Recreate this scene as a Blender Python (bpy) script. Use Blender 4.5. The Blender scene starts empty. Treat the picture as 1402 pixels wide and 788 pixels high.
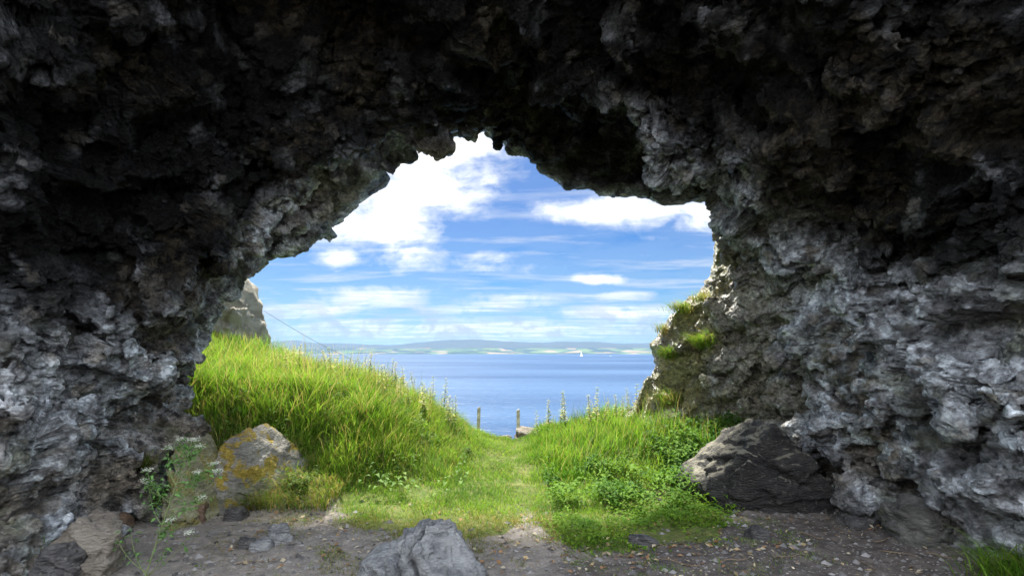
import bpy, math, time
import numpy as np
T0 = time.time()
R = math.radians
sc = bpy.context.scene
COL = sc.collection
rng = np.random.default_rng(11)

# ------------------------------------------------------------------ camera maths
F, CX, CY, HZ = 701.0, 701.0, 394.0, 484.0      # focal length and horizon row of the 1402 px photograph
EYE = 1.6
PITCH = math.atan((HZ - CY) / F)
cP, sP = math.cos(PITCH), math.sin(PITCH)

def P(px, py, Y):
    """point at depth Y (metres along +Y) seen at a pixel of the photograph"""
    px, py, Y = np.asarray(px, float), np.asarray(py, float), np.asarray(Y, float)
    dx = (px - CX) / F; dy = (CY - py) / F
    fy = cP - sP * dy; fz = sP + cP * dy
    k = Y / fy
    return np.stack([dx * k, Y + 0 * k, EYE + fz * k], -1)

def smooth(t):
    t = np.clip(t, 0, 1); return t * t * (3 - 2 * t)

# ------------------------------------------------------------------ noise (vectorised)
from concurrent.futures import ThreadPoolExecutor
POOL = ThreadPoolExecutor(4)
U = np.uint32
def par(fn):
    """run a point-wise noise on slices in parallel"""
    def g(p, *a, **kw):
        if len(p) < 60000: return fn(p, *a, **kw)
        return np.concatenate(list(POOL.map(lambda c: fn(c, *a, **kw), np.array_split(p, max(4, len(p) // 40000)))))
    return g
def _h(ix, iy, iz, seed):
    h = ix.astype(U) * U(374761393) + iy.astype(U) * U(668265263) + iz.astype(U) * U(2246822519) + U((seed * 974711) & 0xFFFFFFFF)
    h = (h ^ (h >> U(13))) * U(1274126177)
    h = (h ^ (h >> U(16))) * U(2246822519)
    return h ^ (h >> U(15))
def _r(h, k):
    h = (h + U((k * 0x9E3779B9) & 0xFFFFFFFF)) * U(2654435761)
    h = h ^ (h >> U(15))
    return ((h ^ (h >> U(7))) & U(0xFFFF)).astype(np.float32) * np.float32(1 / 65535.)

@par
def perlin(p, scale=1.0, seed=0):
    q = p / scale
    b = np.floor(q).astype(np.int32); f = (q - b).astype(np.float32)
    w = f * f * f * (f * (f * 6 - 15) + 10)
    out = np.zeros(len(p), np.float32)
    for i in (0, 1):
        for j in (0, 1):
            for k in (0, 1):
                h = _h(b[:, 0] + i, b[:, 1] + j, b[:, 2] + k, seed)
                g = (_r(h, 1) - .5) * (f[:, 0] - i) + (_r(h, 2) - .5) * (f[:, 1] - j) + (_r(h, 3) - .5) * (f[:, 2] - k)
                wt = (w[:, 0] if i else 1 - w[:, 0]) * (w[:, 1] if j else 1 - w[:, 1]) * (w[:, 2] if k else 1 - w[:, 2])
                out += g * wt
    return out * np.float32(2.2)

def fbm(p, scale, octs=4, seed=0, gain=.5):
    o = np.zeros(len(p), np.float32); a = 1.0
    for i in range(octs):
        o += a * perlin(p, scale / (2 ** i), seed + i * 17); a *= gain
    return o

@par
def facet(p, cell, seed=0, sharp=14.0, A=.5, S=1.0, border=False):
    """angular broken-rock height: every Voronoi cell is a tilted facet"""
    q = (p / cell)
    b = np.floor(q - .5).astype(np.int32); q = q.astype(np.float32)
    num = np.zeros(len(p), np.float32); den = np.full(len(p), 1e-12, np.float32); mx = np.zeros(len(p), np.float32)
    for i in (0, 1):
        for j in (0, 1):
            for k in (0, 1):
                ix, iy, iz = b[:, 0] + i, b[:, 1] + j, b[:, 2] + k
                h = _h(ix, iy, iz, seed)
                dx = (q[:, 0] - ix - .5 - (_r(h, 1) - .5) * .8).astype(np.float32)
                dy = (q[:, 1] - iy - .5 - (_r(h, 2) - .5) * .8).astype(np.float32)
                dz = (q[:, 2] - iz - .5 - (_r(h, 3) - .5) * .8).astype(np.float32)
                w = np.exp(-sharp * (dx * dx + dy * dy + dz * dz))
                v = (_r(h, 4) - .5) * 2 * A + S * ((_r(h, 5) - .5) * dx + (_r(h, 6) - .5) * dy + (_r(h, 7) - .5) * dz) * 2
                num += w * v; den += w; mx = np.maximum(mx, w)
    if border: return 2 * (1 - mx / den)
    return num / den

# ------------------------------------------------------------------ mesh helpers
def mesh(name, v, faces=None, tris=None, quads=None, shade=True):
    me = bpy.data.meshes.new(name)
    v = np.asarray(v, np.float32)
    parts = []
    if tris is not None: parts.append((np.asarray(tris, np.int32), 3))
    if quads is not None: parts.append((np.asarray(quads, np.int32), 4))
    if faces is not None:
        me.from_pydata([tuple(map(float, x)) for x in v], [], faces)
    else:
        me.vertices.add(len(v)); me.vertices.foreach_set('co', v.ravel())
        nl = sum(a.size for a, _ in parts); npoly = sum(len(a) for a, _ in parts)
        me.loops.add(nl); me.polygons.add(npoly)
        me.loops.foreach_set('vertex_index', np.concatenate([a.ravel() for a, _ in parts]).astype(np.int32))
        starts = []; tot = []; off = 0
        for a, k in parts:
            starts.append(off + np.arange(len(a)) * k); tot.append(np.full(len(a), k)); off += a.size
        me.polygons.foreach_set('loop_start', np.concatenate(starts).astype(np.int32))
        try: me.polygons.foreach_set('loop_total', np.concatenate(tot).astype(np.int32))
        except Exception: pass
        me.update(calc_edges=True)
    me.polygons.foreach_set('use_smooth', np.full(len(me.polygons), shade, bool))
    me.update()
    return me

def link(name, me, mat=None, parent=None):
    o = bpy.data.objects.new(name, me); COL.objects.link(o)
    if mat is not None and me is not None: me.materials.append(mat)
    if parent is not None: o.parent = parent
    return o

def tag(o, label=None, cat=None, group=None, kind=None):
    if label: o['label'] = label
    if cat: o['category'] = cat
    if group: o['group'] = group
    if kind: o['kind'] = kind
    return o

def empty(name, loc, rz=0):
    o = bpy.data.objects.new(name, None); COL.objects.link(o)
    o.location = tuple(map(float, loc)); o.rotation_euler = (0, 0, rz); o.empty_display_size = .1
    return o

def copy_tree(o):
    c = o.copy(); COL.objects.link(c)
    for ch in list(o.children):
        d = ch.copy(); COL.objects.link(d); d.parent = c
    return c

def vcol(me, name, cols):
    a = me.color_attributes.new(name, 'FLOAT_COLOR', 'POINT')
    c = np.ones((len(me.vertices), 4), np.float32); c[:, :3] = cols
    a.data.foreach_set('color', c.ravel())

def vfloat(me, name, vals):
    a = me.attributes.new(name, 'FLOAT', 'POINT'); a.data.foreach_set('value', np.asarray(vals, np.float32))

# ------------------------------------------------------------------ node helper
class NT:
    def __init__(s, tree): s.t = tree
    def n(s, typ, **kw):
        nd = s.t.nodes.new(typ)
        ins = kw.pop('ins', {})
        for k, v in kw.items(): setattr(nd, k, v)
        for k, v in ins.items():
            if hasattr(v, 'is_output') or isinstance(v, bpy.types.NodeSocket): s.t.links.new(v, nd.inputs[k])
            else: nd.inputs[k].default_value = v
        return nd
    def m(s, op, a, b=None, c=None, clamp=False):
        nd = s.t.nodes.new('ShaderNodeMath'); nd.operation = op; nd.use_clamp = clamp
        for i, v in enumerate((a, b, c)):
            if v is None: continue
            if isinstance(v, bpy.types.NodeSocket): s.t.links.new(v, nd.inputs[i])
            else: nd.inputs[i].default_value = v
        return nd.outputs[0]
    def ramp(s, x, a, b, lo=0., hi=1.):
        nd = s.t.nodes.new('ShaderNodeMapRange'); nd.interpolation_type = 'SMOOTHSTEP'
        for i, v in enumerate((x, a, b, lo, hi)):
            if isinstance(v, bpy.types.NodeSocket): s.t.links.new(v, nd.inputs[i])
            else: nd.inputs[i].default_value = v
        return nd.outputs[0]
    def mix(s, f, a, b, blend='MIX'):
        nd = s.t.nodes.new('ShaderNodeMix'); nd.data_type = 'RGBA'; nd.blend_type = blend
        for i, v in ((0, f), (6, a), (7, b)):
            if isinstance(v, bpy.types.NodeSocket): s.t.links.new(v, nd.inputs[i])
            elif i == 0: nd.inputs[i].default_value = v
            else: nd.inputs[i].default_value = (*v[:3], 1)
        return nd.outputs[2]
    def noise(s, vec, scale, detail=5, rough=.55, dist=0., out=0):
        nd = s.n('ShaderNodeTexNoise', ins={'Scale': scale, 'Detail': detail, 'Roughness': rough, 'Distortion': dist})
        if vec is not None: s.t.links.new(vec, nd.inputs['Vector'])
        return nd.outputs[out]
    def voro(s, vec, scale, feature='F1', out='Distance', rnd=1.):
        nd = s.n('ShaderNodeTexVoronoi', feature=feature)
        nd.inputs['Scale'].default_value = scale; nd.inputs['Randomness'].default_value = rnd
        if vec is not None: s.t.links.new(vec, nd.inputs['Vector'])
        return nd.outputs[out]
    def link(s, a, b): s.t.links.new(a, b)

def material(name):
    m = bpy.data.materials.new(name); m.use_nodes = True
    m.node_tree.nodes.clear()
    k = NT(m.node_tree)
    out = k.n('ShaderNodeOutputMaterial')
    return m, k, out

def simple_mat(name, col, rough=.8, var=.25, scale=30., bump=.3, bscale=80., spec=.3):
    m, k, out = material(name)
    tc = k.n('ShaderNodeTexCoord').outputs['Object']
    f = k.ramp(k.noise(tc, scale), .3, .7)
    c = k.mix(f, [x * (1 - var) for x in col], [x * (1 + var) for x in col])
    b = k.n('ShaderNodeBump', ins={'Strength': bump, 'Distance': .01, 'Height': k.noise(tc, bscale)})
    s = k.n('ShaderNodeBsdfPrincipled', ins={'Base Color': c, 'Roughness': rough, 'Specular IOR Level': spec, 'Normal': b.outputs[0]})
    k.link(s.outputs[0], out.inputs[0])
    return m
#@@MATERIALS
def cave_material():
    m, k, out = material('cave_rock')
    pos = k.n('ShaderNodeNewGeometry').outputs['Position']
    mp = k.n('ShaderNodeMapping', ins={'Vector': pos, 'Rotation': (R(25), R(-20), R(15)), 'Scale': (1, 1, 1.2)}).outputs[0]
    c = k.n('ShaderNodeAttribute', attribute_name='Col').outputs['Color']
    n3 = k.noise(mp, 16, 4, .7)
    c = k.mix(1., c, k.mix(k.ramp(n3, .3, .7), (.45, .45, .45), (1.6, 1.6, 1.6)), 'MULTIPLY')
    b = k.n('ShaderNodeBump', ins={'Strength': 1., 'Distance': .085, 'Height': k.m('ADD', k.noise(mp, 20, 6, .75, .3), k.m('MULTIPLY', k.voro(mp, 34), .45))})
    s = k.n('ShaderNodeBsdfPrincipled', ins={'Base Color': c, 'Roughness': k.ramp(n3, .3, .7, .55, .28), 'Specular IOR Level': k.m('SUBTRACT', .6, k.m('MULTIPLY', k.n('ShaderNodeAttribute', attribute_name='roof_shade').outputs['Fac'], .42)), 'Normal': b.outputs[0], 'Coat Weight': k.m('MULTIPLY', k.m('SUBTRACT', 1., k.n('ShaderNodeAttribute', attribute_name='roof_shade').outputs['Fac']), .6), 'Coat Roughness': .18, 'Coat Normal': b.outputs[0]})
    k.link(s.outputs[0], out.inputs[0])
    return m

def boulder_material(name, dark, light, lichen=0., lcol=(.42, .29, .03), pale=(.42, .40, .34), scale=4., rough=.75, moss_or_lit=0.):
    m, k, out = material(name)
    tc = k.n('ShaderNodeTexCoord').outputs['Object']
    mp = k.n('ShaderNodeMapping', ins={'Vector': tc, 'Rotation': (R(35), R(20), 0), 'Scale': (1, 1, 2.4)}).outputs[0]
    n1 = k.noise(mp, scale, 6, .65, .5); n2 = k.noise(tc, scale * 1.3, 5, .6, .3); n3 = k.noise(tc, scale * 6, 6, .7)
    c = k.mix(k.ramp(n1, .32, .66), dark, light)
    c = k.mix(k.m('MULTIPLY', k.ramp(n3, .55, .7), .5), c, pale)
    if lichen > 0:
        c = k.mix(k.m('MULTIPLY', k.ramp(k.m('ADD', n2, k.m('MULTIPLY', n3, .25)), .78 - lichen * .3, .86 - lichen * .3), .95), c, k.mix(k.ramp(n3, .4, .6), lcol, [x * .65 for x in lcol]))
    if moss_or_lit > 0:
        nz = k.n('ShaderNodeSeparateXYZ', ins={0: k.n('ShaderNodeNewGeometry').outputs['Normal']}).outputs[2]
        c = k.mix(k.m('MULTIPLY', k.m('MULTIPLY', k.ramp(nz, .45, .75), k.ramp(n2, .35, .6)), moss_or_lit), c, (.30, .28, .21))  # pale tint on upward faces; paints the dark boulder's lit ridge
    h = k.m('ADD', k.noise(mp, 20, 8, .75), k.m('MULTIPLY', k.voro(mp, 26), .5))
    b = k.n('ShaderNodeBump', ins={'Strength': 1., 'Distance': .045, 'Height': h})
    s = k.n('ShaderNodeBsdfPrincipled', ins={'Base Color': c, 'Roughness': rough, 'Specular IOR Level': .35, 'Normal': b.outputs[0]})
    k.link(s.outputs[0], out.inputs[0])
    return m

def leaf_material(name, trans=.45, rough=.55, attr='Col', spec=.15):
    m, k, out = material(name)
    c = k.n('ShaderNodeAttribute', attribute_name=attr).outputs['Color']
    d = k.n('ShaderNodeBsdfPrincipled', ins={'Base Color': c, 'Roughness': rough, 'Specular IOR Level': spec})
    ct = k.mix(1., c, (1.25, 1.2, .7), 'MULTIPLY')
    t = k.n('ShaderNodeBsdfTranslucent', ins={'Color': ct})
    mx = k.n('ShaderNodeMixShader', ins={0: trans, 1: d.outputs[0], 2: t.outputs[0]})
    k.link(mx.outputs[0], out.inputs[0])
    return m

def ground_material():
    m, k, out = material('ground_earth')
    pos = k.n('ShaderNodeNewGeometry').outputs['Position']
    g = k.n('ShaderNodeAttribute', attribute_name='grassy').outputs['Fac']
    dk = k.n('ShaderNodeAttribute', attribute_name='damp').outputs['Fac']
    n1 = k.noise(pos, 1.6, 5, .6); n2 = k.noise(pos, 9, 6, .7); n3 = k.noise(pos, 45, 4, .7)
    dirt = k.mix(k.ramp(n2, .3, .7), (.155, .136, .115), (.30, .268, .225))
    dirt = k.mix(k.m('MULTIPLY', k.ramp(n1, .4, .65), .5), dirt, (.24, .22, .195))
    damp = k.mix(k.ramp(n2, .35, .7), (.070, .060, .052), (.150, .130, .112))
    dirt = k.mix(dk, dirt, damp)
    vc = k.n('ShaderNodeTexVoronoi', ins={'Vector': pos, 'Scale': 38.})
    sp = k.n('ShaderNodeSeparateColor', ins={'Color': vc.outputs['Color']})
    peb = k.m('MULTIPLY', k.ramp(sp.outputs[0], .72, .78), k.ramp(vc.outputs['Distance'], .5, .3))
    dirt = k.mix(k.m('MULTIPLY', peb, .8), dirt, k.mix(sp.outputs[1], (.14, .13, .125), (.42, .39, .36)))
    thatch = k.mix(k.ramp(n2, .35, .65), (.075, .11, .025), (.18, .185, .06))
    thatch = k.mix(k.m('MULTIPLY', k.ramp(n1, .45, .6), .5), thatch, (.09, .12, .03))
    gm = k.ramp(k.m('ADD', g, k.m('MULTIPLY', k.m('SUBTRACT', n2, .5), .7)), .35, .6)
    c = k.mix(gm, dirt, thatch)
    h = k.m('ADD', k.m('ADD', n2, k.m('MULTIPLY', n3, .5)), k.m('MULTIPLY', peb, .35))
    b = k.n('ShaderNodeBump', ins={'Strength': .8, 'Distance': .025, 'Height': h})
    s = k.n('ShaderNodeBsdfPrincipled', ins={'Base Color': c, 'Roughness': .9, 'Specular IOR Level': .2, 'Normal': b.outputs[0]})
    k.link(s.outputs[0], out.inputs[0])
    return m

def water_material():
    m, k, out = material('sea_water')
    pos = k.n('ShaderNodeNewGeometry').outputs['Position']
    mp = k.n('ShaderNodeMapping', ins={'Vector': pos, 'Rotation': (0, 0, R(8)), 'Scale': (.35, 1, 1)}).outputs[0]
    h = k.m('ADD', k.noise(mp, .55, 4, .6), k.m('MULTIPLY', k.noise(mp, .09, 3, .5), 2.5))
    b = k.n('ShaderNodeBump', ins={'Strength': .55, 'Distance': 1.2, 'Height': h})
    mp2 = k.n('ShaderNodeMapping', ins={'Vector': pos, 'Rotation': (0, 0, R(-4)), 'Scale': (.12, 1, 1)}).outputs[0]
    n = k.noise(mp2, .012, 5, .6)
    c = k.mix(k.ramp(n, .42, .6), (.024, .055, .112), (.050, .094, .165))
    s = k.n('ShaderNodeBsdfPrincipled', ins={'Base Color': c, 'Roughness': .38, 'IOR': 1.33, 'Specular IOR Level': .22, 'Normal': b.outputs[0]})
    k.link(s.outputs[0], out.inputs[0])
    return m

def hills_material():
    m, k, out = material('far_hills')
    pos = k.n('ShaderNodeNewGeometry').outputs['Position']
    mp = k.n('ShaderNodeMapping', ins={'Vector': pos, 'Scale': (1, 1.0, 3)}).outputs[0]
    vc = k.n('ShaderNodeTexVoronoi', ins={'Vector': mp, 'Scale': .0022}).outputs['Color']
    sp = k.n('ShaderNodeSeparateColor', ins={'Color': vc})
    c = k.mix(sp.outputs[0], (.018, .045, .014), (.085, .12, .03))
    c = k.mix(k.ramp(sp.outputs[1], .7, .75), c, (.20, .14, .075))
    c = k.mix(k.ramp(k.noise(mp, .0016, 4), .5, .56), c, (.014, .026, .015))
    z = k.n('ShaderNodeSeparateXYZ', ins={0: pos}).outputs[2]
    c = k.mix(k.ramp(z, 120, 190), c, (.035, .042, .028))
    s = k.n('ShaderNodeBsdfPrincipled', ins={'Base Color': c, 'Roughness': .95, 'Specular IOR Level': .1})
    k.link(s.outputs[0], out.inputs[0])
    return m

M_CAVE = cave_material()
M_GROUND = ground_material()
M_LEAF = leaf_material('grass_blade', .55, .6)
M_BROAD = leaf_material('broad_leaf', .4, .65)
M_DRY = leaf_material('dry_leaf', .15, .8)

#@@TERRAIN
# ------------------------------------------------------------------ ground
def zg(x, y):
    x = np.asarray(x, float); y = np.asarray(y, float)
    L = np.interp(x, [-60, -20, -8, -6, -4, -3.2, -2.5, -1.6, -.7, 0, .5, 1.7, 3, 5, 8, 60],
                  [3.2, 2.5, 2.05, 1.65, 1.10, 1.0, .90, .56, .20, .06, .16, .36, .42, .7, 1.0, 1.5])
    y0 = np.interp(x, [-4, -2.2, -1.2, 0, 3], [5.45, 5.55, 5.6, 6.0, 6.0])
    w = np.interp(x, [-4, -2.6, -1.4, 0, 2], [1.3, 1.8, 2.8, 2.5, 2.0])
    z = L * smooth((y - y0) / w)
    y1 = np.interp(x, [-12, -6, -3.9, -2, 0, 1, 3, 8], [17, 13, 10.6, 9.7, 9.5, 9.6, 9.8, 11])
    d = np.maximum(0, y - y1)
    z = z - .38 * d - .10 * d * d
    # floor rises against both cave walls
    z = z + .35 * smooth((-x - 2.7) / 1.5) * smooth((5.6 - y) / 1.2) + .25 * smooth((x - 3.0) / 1.6) * smooth((6.2 - y) / 1.5)
    z = z + 4.5 * smooth((-1.2 - y) / 7.0)          # unseen slope added behind the viewpoint to block low sky light
    return np.maximum(z, -9.)

def zs(x, y):
    """finished ground surface, small lumps included"""
    x = np.asarray(x, float); y = np.asarray(y, float); pp = np.stack([x, y, 0 * x], -1)
    return zg(x, y) + fbm(pp, .9, 3, 3) * .05 + fbm(pp, .16, 3, 9) * .018 + np.maximum(0, facet(pp, .1, 21)) * .012

def ground_mask(x, y):
    """how grassy the ground is (1 grass, 0 bare earth)"""
    p = np.stack([x, y, 0 * x], -1)
    n = fbm(p, .8, 3, 5) * .9
    edge = np.interp(x, [-4, -2.2, -1.5, -.8, -.3, 0, .25, .7, 1.2, 1.8, 2.1, 3, 5], [6.2, 5.9, 5.1, 4.55, 4.45, 4.75, 4.7, 4.35, 4.45, 4.7, 5.3, 6.3, 7.5])
    g = smooth((y - edge + n * .5 + .25) / .7)
    # worn footpath down the middle
    pc = np.interp(y, [4, 6, 8, 10], [.15, .1, .06, .08]); pw = np.interp(y, [4, 5.2, 7, 10], [.32, .16, .09, .12])
    g = g * (1 - (.28 + .45 * smooth((5.8 - y) / .8)) * smooth(1.3 - np.abs(x - pc - n * .35) / pw))
    return g

def warp_axis(lo, hi, a, b, n_mid, n_out):
    mid = np.linspace(a, b, n_mid)
    t = np.linspace(0, 1, n_out + 1)[1:]
    left = a - (a - lo) * t[::-1] ** 2.5; right = b + (hi - b) * t ** 2.5
    return np.concatenate([left, mid, right])
gx = warp_axis(-60, 60, -4.8, 5.0, 420, 40); gy = warp_axis(-30, 45, 2.5, 11., 420, 40)
X, Y = np.meshgrid(gx, gy); xs, ys = X.ravel(), Y.ravel()
pp = np.stack([xs, ys, 0 * xs], -1)
zz = zs(xs, ys)
nx, ny = len(gx), len(gy)
idx = np.arange(nx * ny).reshape(ny, nx)
q = np.stack([idx[:-1, :-1], idx[:-1, 1:], idx[1:, 1:], idx[1:, :-1]], -1).reshape(-1, 4)
me = mesh('ground', np.stack([xs, ys, zz], -1), quads=q)
vfloat(me, 'grassy', ground_mask(xs, ys))
vfloat(me, 'damp', smooth((xs - .55 + fbm(pp, 1.2, 3, 33) * .9) / .9) * smooth((5.8 - ys) / .8))
tag(link('ground', me, M_GROUND), 'bare grey earth floor of the cave turning to grassy bank outside', 'ground', kind='structure')

# sea: one sheet to the horizon
SEA = -6.4
tag(link('water', mesh('water', [(-24000, 14, SEA), (24000, 14, SEA), (24000, 19000, SEA), (-24000, 19000, SEA)], quads=[[0, 1, 2, 3]]), water_material()),
    'calm blue sea filling the view beyond the grassy bank', 'sea', kind='structure')

# far shore hills, a real ridge 12 to 17 km away
hx = np.linspace(-16000, 16000, 500); hy = np.linspace(11500, 17500, 60)
HX, HY = np.meshgrid(hx, hy); a, b = HX.ravel(), HY.ravel()
hp = np.stack([a, b, 0 * a], -1)
t = (b - 11500) / 6000.
back = np.interp(a, [-16000, -6000, -4000, -2500, -1000, 500, 1500, 2500, 3300, 4500, 9000, 16000], [250, 230, 190, 235, 255, 250, 262, 262, 225, 255, 245, 250])
front = 28 + 75 * np.clip(fbm(hp, 2600, 3, 4) + .25, 0, 1)
hz = front * smooth(t / .22) + (back * 1.55 - 60) * smooth((t - .3) / .45) * (1 + .42 * fbm(hp, 2600, 5, 8)) - 260 * smooth((t - .85) / .15)
hz = np.where(t < .001, -20, hz) + SEA - 6
idx = np.arange(len(a)).reshape(60, 500)
q = np.stack([idx[:-1, :-1], idx[:-1, 1:], idx[1:, 1:], idx[1:, :-1]], -1).reshape(-1, 4)
tag(link('hills', mesh('hills', np.stack([a, b, hz], -1), quads=q), hills_material()), 'low hazy blue-green hills with fields on the far shore', 'hills', kind='structure')

#@@CAVE
# ------------------------------------------------------------------ the cave: a lofted rock tunnel, broken up by facet displacement
ring0 = [(0, 250, 700, 6.3), (.04, 246, 600, 6.3), (.08, 246, 545, 6.3), (.12, 252, 490, 6.2), (.16, 264, 462, 6.2), (.20, 283, 430, 6.2), (.24, 305, 402, 6.2),
         (.27, 330, 386, 6.2), (.30, 355, 375, 6.2), (.33, 385, 366, 6.2), (.36, 410, 354, 6.2), (.39, 435, 335, 6.2), (.42, 465, 308, 6.3), (.45, 500, 277, 6.4),
         (.48, 532, 246, 6.5), (.505, 560, 216, 6.6), (.525, 588, 200, 6.7), (.545, 620, 184, 6.8), (.56, 650, 183, 6.9), (.575, 673, 182, 7), (.59, 690, 195, 7),
         (.61, 705, 215, 7), (.63, 735, 238, 7), (.65, 775, 256, 7), (.67, 815, 267, 7), (.69, 860, 272, 7), (.71, 905, 282, 7), (.73, 945, 278, 7.1), (.75, 968, 276, 7.2),
         (.77, 984, 266, 7.6), (.785, 982, 285, 8), (.80, 977, 330, 8.3), (.83, 972, 380, 8.5), (.86, 938, 410, 8.6), (.89, 900, 440, 8.7), (.915, 882, 470, 8.8),
         (.94, 888, 505, 8.8), (.96, 868, 540, 8.7), (.98, 846, 572, 8.6), (1., 836, 640, 8.5)]
ring1 = [(0, 215, 690, 5.6), (.08, 224, 580, 5.5), (.16, 242, 470, 5.5), (.24, 290, 385, 5.4), (.30, 335, 335, 5.4), (.36, 378, 290, 5.3), (.42, 425, 255, 5.3), (.48, 492, 200, 5.4),
         (.54, 595, 155, 5.6), (.59, 695, 150, 6.2), (.63, 740, 135, 6.1), (.67, 800, 150, 6.1), (.71, 860, 170, 6.0), (.75, 935, 215, 6.0), (.78, 1000, 285, 6.3), (.81, 1012, 340, 7),
         (.85, 1005, 400, 7.4), (.90, 985, 470, 7.6), (.95, 975, 540, 7.6), (1, 990, 640, 7.4)]
ring2 = [(0, 170, 705, 5.0), (.08, 168, 590, 4.9), (.16, 180, 470, 4.9), (.24, 225, 370, 4.8), (.30, 270, 300, 4.8), (.36, 310, 240, 4.8), (.42, 380, 180, 4.8), (.48, 470, 125, 4.9),
         (.54, 600, 95, 5.0), (.59, 700, 85, 5.1), (.63, 770, 90, 5.0), (.67, 830, 118, 5.0), (.71, 890, 168, 5.1), (.75, 960, 230, 5.3), (.79, 1040, 300, 5.6), (.83, 1080, 370, 6.0),
         (.88, 1090, 450, 6.3), (.94, 1095, 560, 6.3), (1, 1110, 700, 6.0)]
ring3 = [(0, 90, 775, 4.2), (.08, 60, 620, 4.2), (.16, 60, 480, 4.2), (.24, 80, 350, 4.2), (.32, 140, 220, 4.2), (.42, 270, 80, 4.3), (.5, 480, 0, 4.3), (.56, 640, -30, 4.3),
         (.62, 760, -20, 4.3), (.68, 900, 40, 4.4), (.74, 1050, 140, 4.5), (.80, 1170, 260, 4.7), (.86, 1230, 380, 4.9), (.92, 1250, 520, 4.8), (.96, 1255, 640, 4.7), (1, 1265, 780, 4.5)]
ring4 = [(0, 20, 840, 3.6), (.08, -40, 690, 3.5), (.16, -80, 500, 3.5), (.24, -60, 330, 3.4), (.32, 0, 150, 3.3), (.42, 180, -60, 3.3), (.5, 450, -180, 3.3), (.58, 700, -200, 3.3),
         (.66, 950, -120, 3.4), (.74, 1230, 40, 3.5), (.82, 1400, 230, 3.6), (.90, 1430, 450, 3.6), (.96, 1415, 650, 3.6), (1, 1390, 830, 3.7)]
def wring(y, hw, top, base=-.5, cx=.2):
    us = np.linspace(0, 1, 17); out = []
    for u in us:
        a = math.pi * (1 - u)
        c, s = math.cos(a), math.sin(a)
        out.append((u, cx + hw * math.copysign(abs(c) ** .6, c), y, base + (top - base) * s ** .65))
    return out
NU = 1400
uu = np.linspace(0, 1, NU)
def ring_pts(ring, world=False):
    r = np.array(ring, float)
    pts = r[:, 1:4] if world else P(r[:, 1], r[:, 2], r[:, 3])
    return np.stack([np.interp(uu, r[:, 0], pts[:, i]) for i in range(3)], -1)
def smooth_u(a, w):
    kx = np.arange(-3 * w, 3 * w + 1); kk = np.exp(-.5 * (kx / w) ** 2); kk /= kk.sum()
    p = np.concatenate([np.repeat(a[:1], 3 * w, 0), a, np.repeat(a[-1:], 3 * w, 0)])
    return np.stack([np.convolve(p[:, i], kk, 'valid') for i in range(3)], -1)
r0 = smooth_u(ring_pts(ring0), 3)
rs = [r0] + [smooth_u(ring_pts(r), 16) for r in (ring1, ring2, ring3, ring4)]
rs += [smooth_u(ring_pts(wring(*a), True), 16) for a in ((2.5, 4.5, 5.3), (1.8, 5.2, 6.2), (1.3, 7., 8.2), (1.1, 10., 12.))]  # unseen open end, flared behind the viewpoint to let fill light in
ctr = np.array([-.1, 0, 1.7])
rad = r0 - ctr; rad[:, 1] = 0; rad /= np.linalg.norm(rad, axis=1)[:, None]
left = smooth((.42 - uu) / .22)                   # unseen cliff falls back on the left, shaped to keep sun on the bank
def ext(out, dy): e = r0 + rad * out; e[:, 1] += dy * (1 - left) - left * .22 * out; return smooth_u(e, 6 if out < 1 else 25)
exts = [ext(14, 2.4), ext(6, 1.8), ext(2.6, 1.45), ext(1.0, .95)]  # outer lip pushed out to set where the roof's shade ends
allr = exts + rs
V0 = len(exts)                                    # index of the mouth ring
counts = [14, 30, 40, 50] + [190, 150, 170, 130, 80, 40, 30, 20]    # rows between consecutive rings
rows = []; vv = []
for i, n in enumerate(counts):
    p0 = allr[max(i - 1, 0)]; p1 = allr[i]; p2 = allr[i + 1]; p3 = allr[min(i + 2, len(allr) - 1)]
    for j in range(n):
        t = j / n
        m1 = (p2 - p0) * .5 * .7; m2 = (p3 - p1) * .5 * .7
        h1 = 2 * t**3 - 3 * t**2 + 1; h2 = t**3 - 2 * t**2 + t; h3 = -2 * t**3 + 3 * t**2; h4 = t**3 - t**2
        rows.append(h1 * p1 + h2 * m1 + h3 * p2 + h4 * m2); vv.append(i + t - V0)
rows.append(allr[-1]); vv.append(len(allr) - 1 - V0)
G = np.array(rows, np.float32); vv = np.array(vv, np.float32); NV = len(vv)
def normals(G):
    du = np.gradient(G, axis=1); dv = np.gradient(G, axis=0)
    n = np.cross(du, dv); n /= np.linalg.norm(n, axis=2)[:, :, None] + 1e-9
    return n
N = normals(G)
# make the normals point into the cave (towards the tunnel axis)
if np.mean(N[V0 + 300, :, :] * (np.array([0, 0, 1.8]) - G[V0 + 300])) < 0: N = -N
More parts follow.
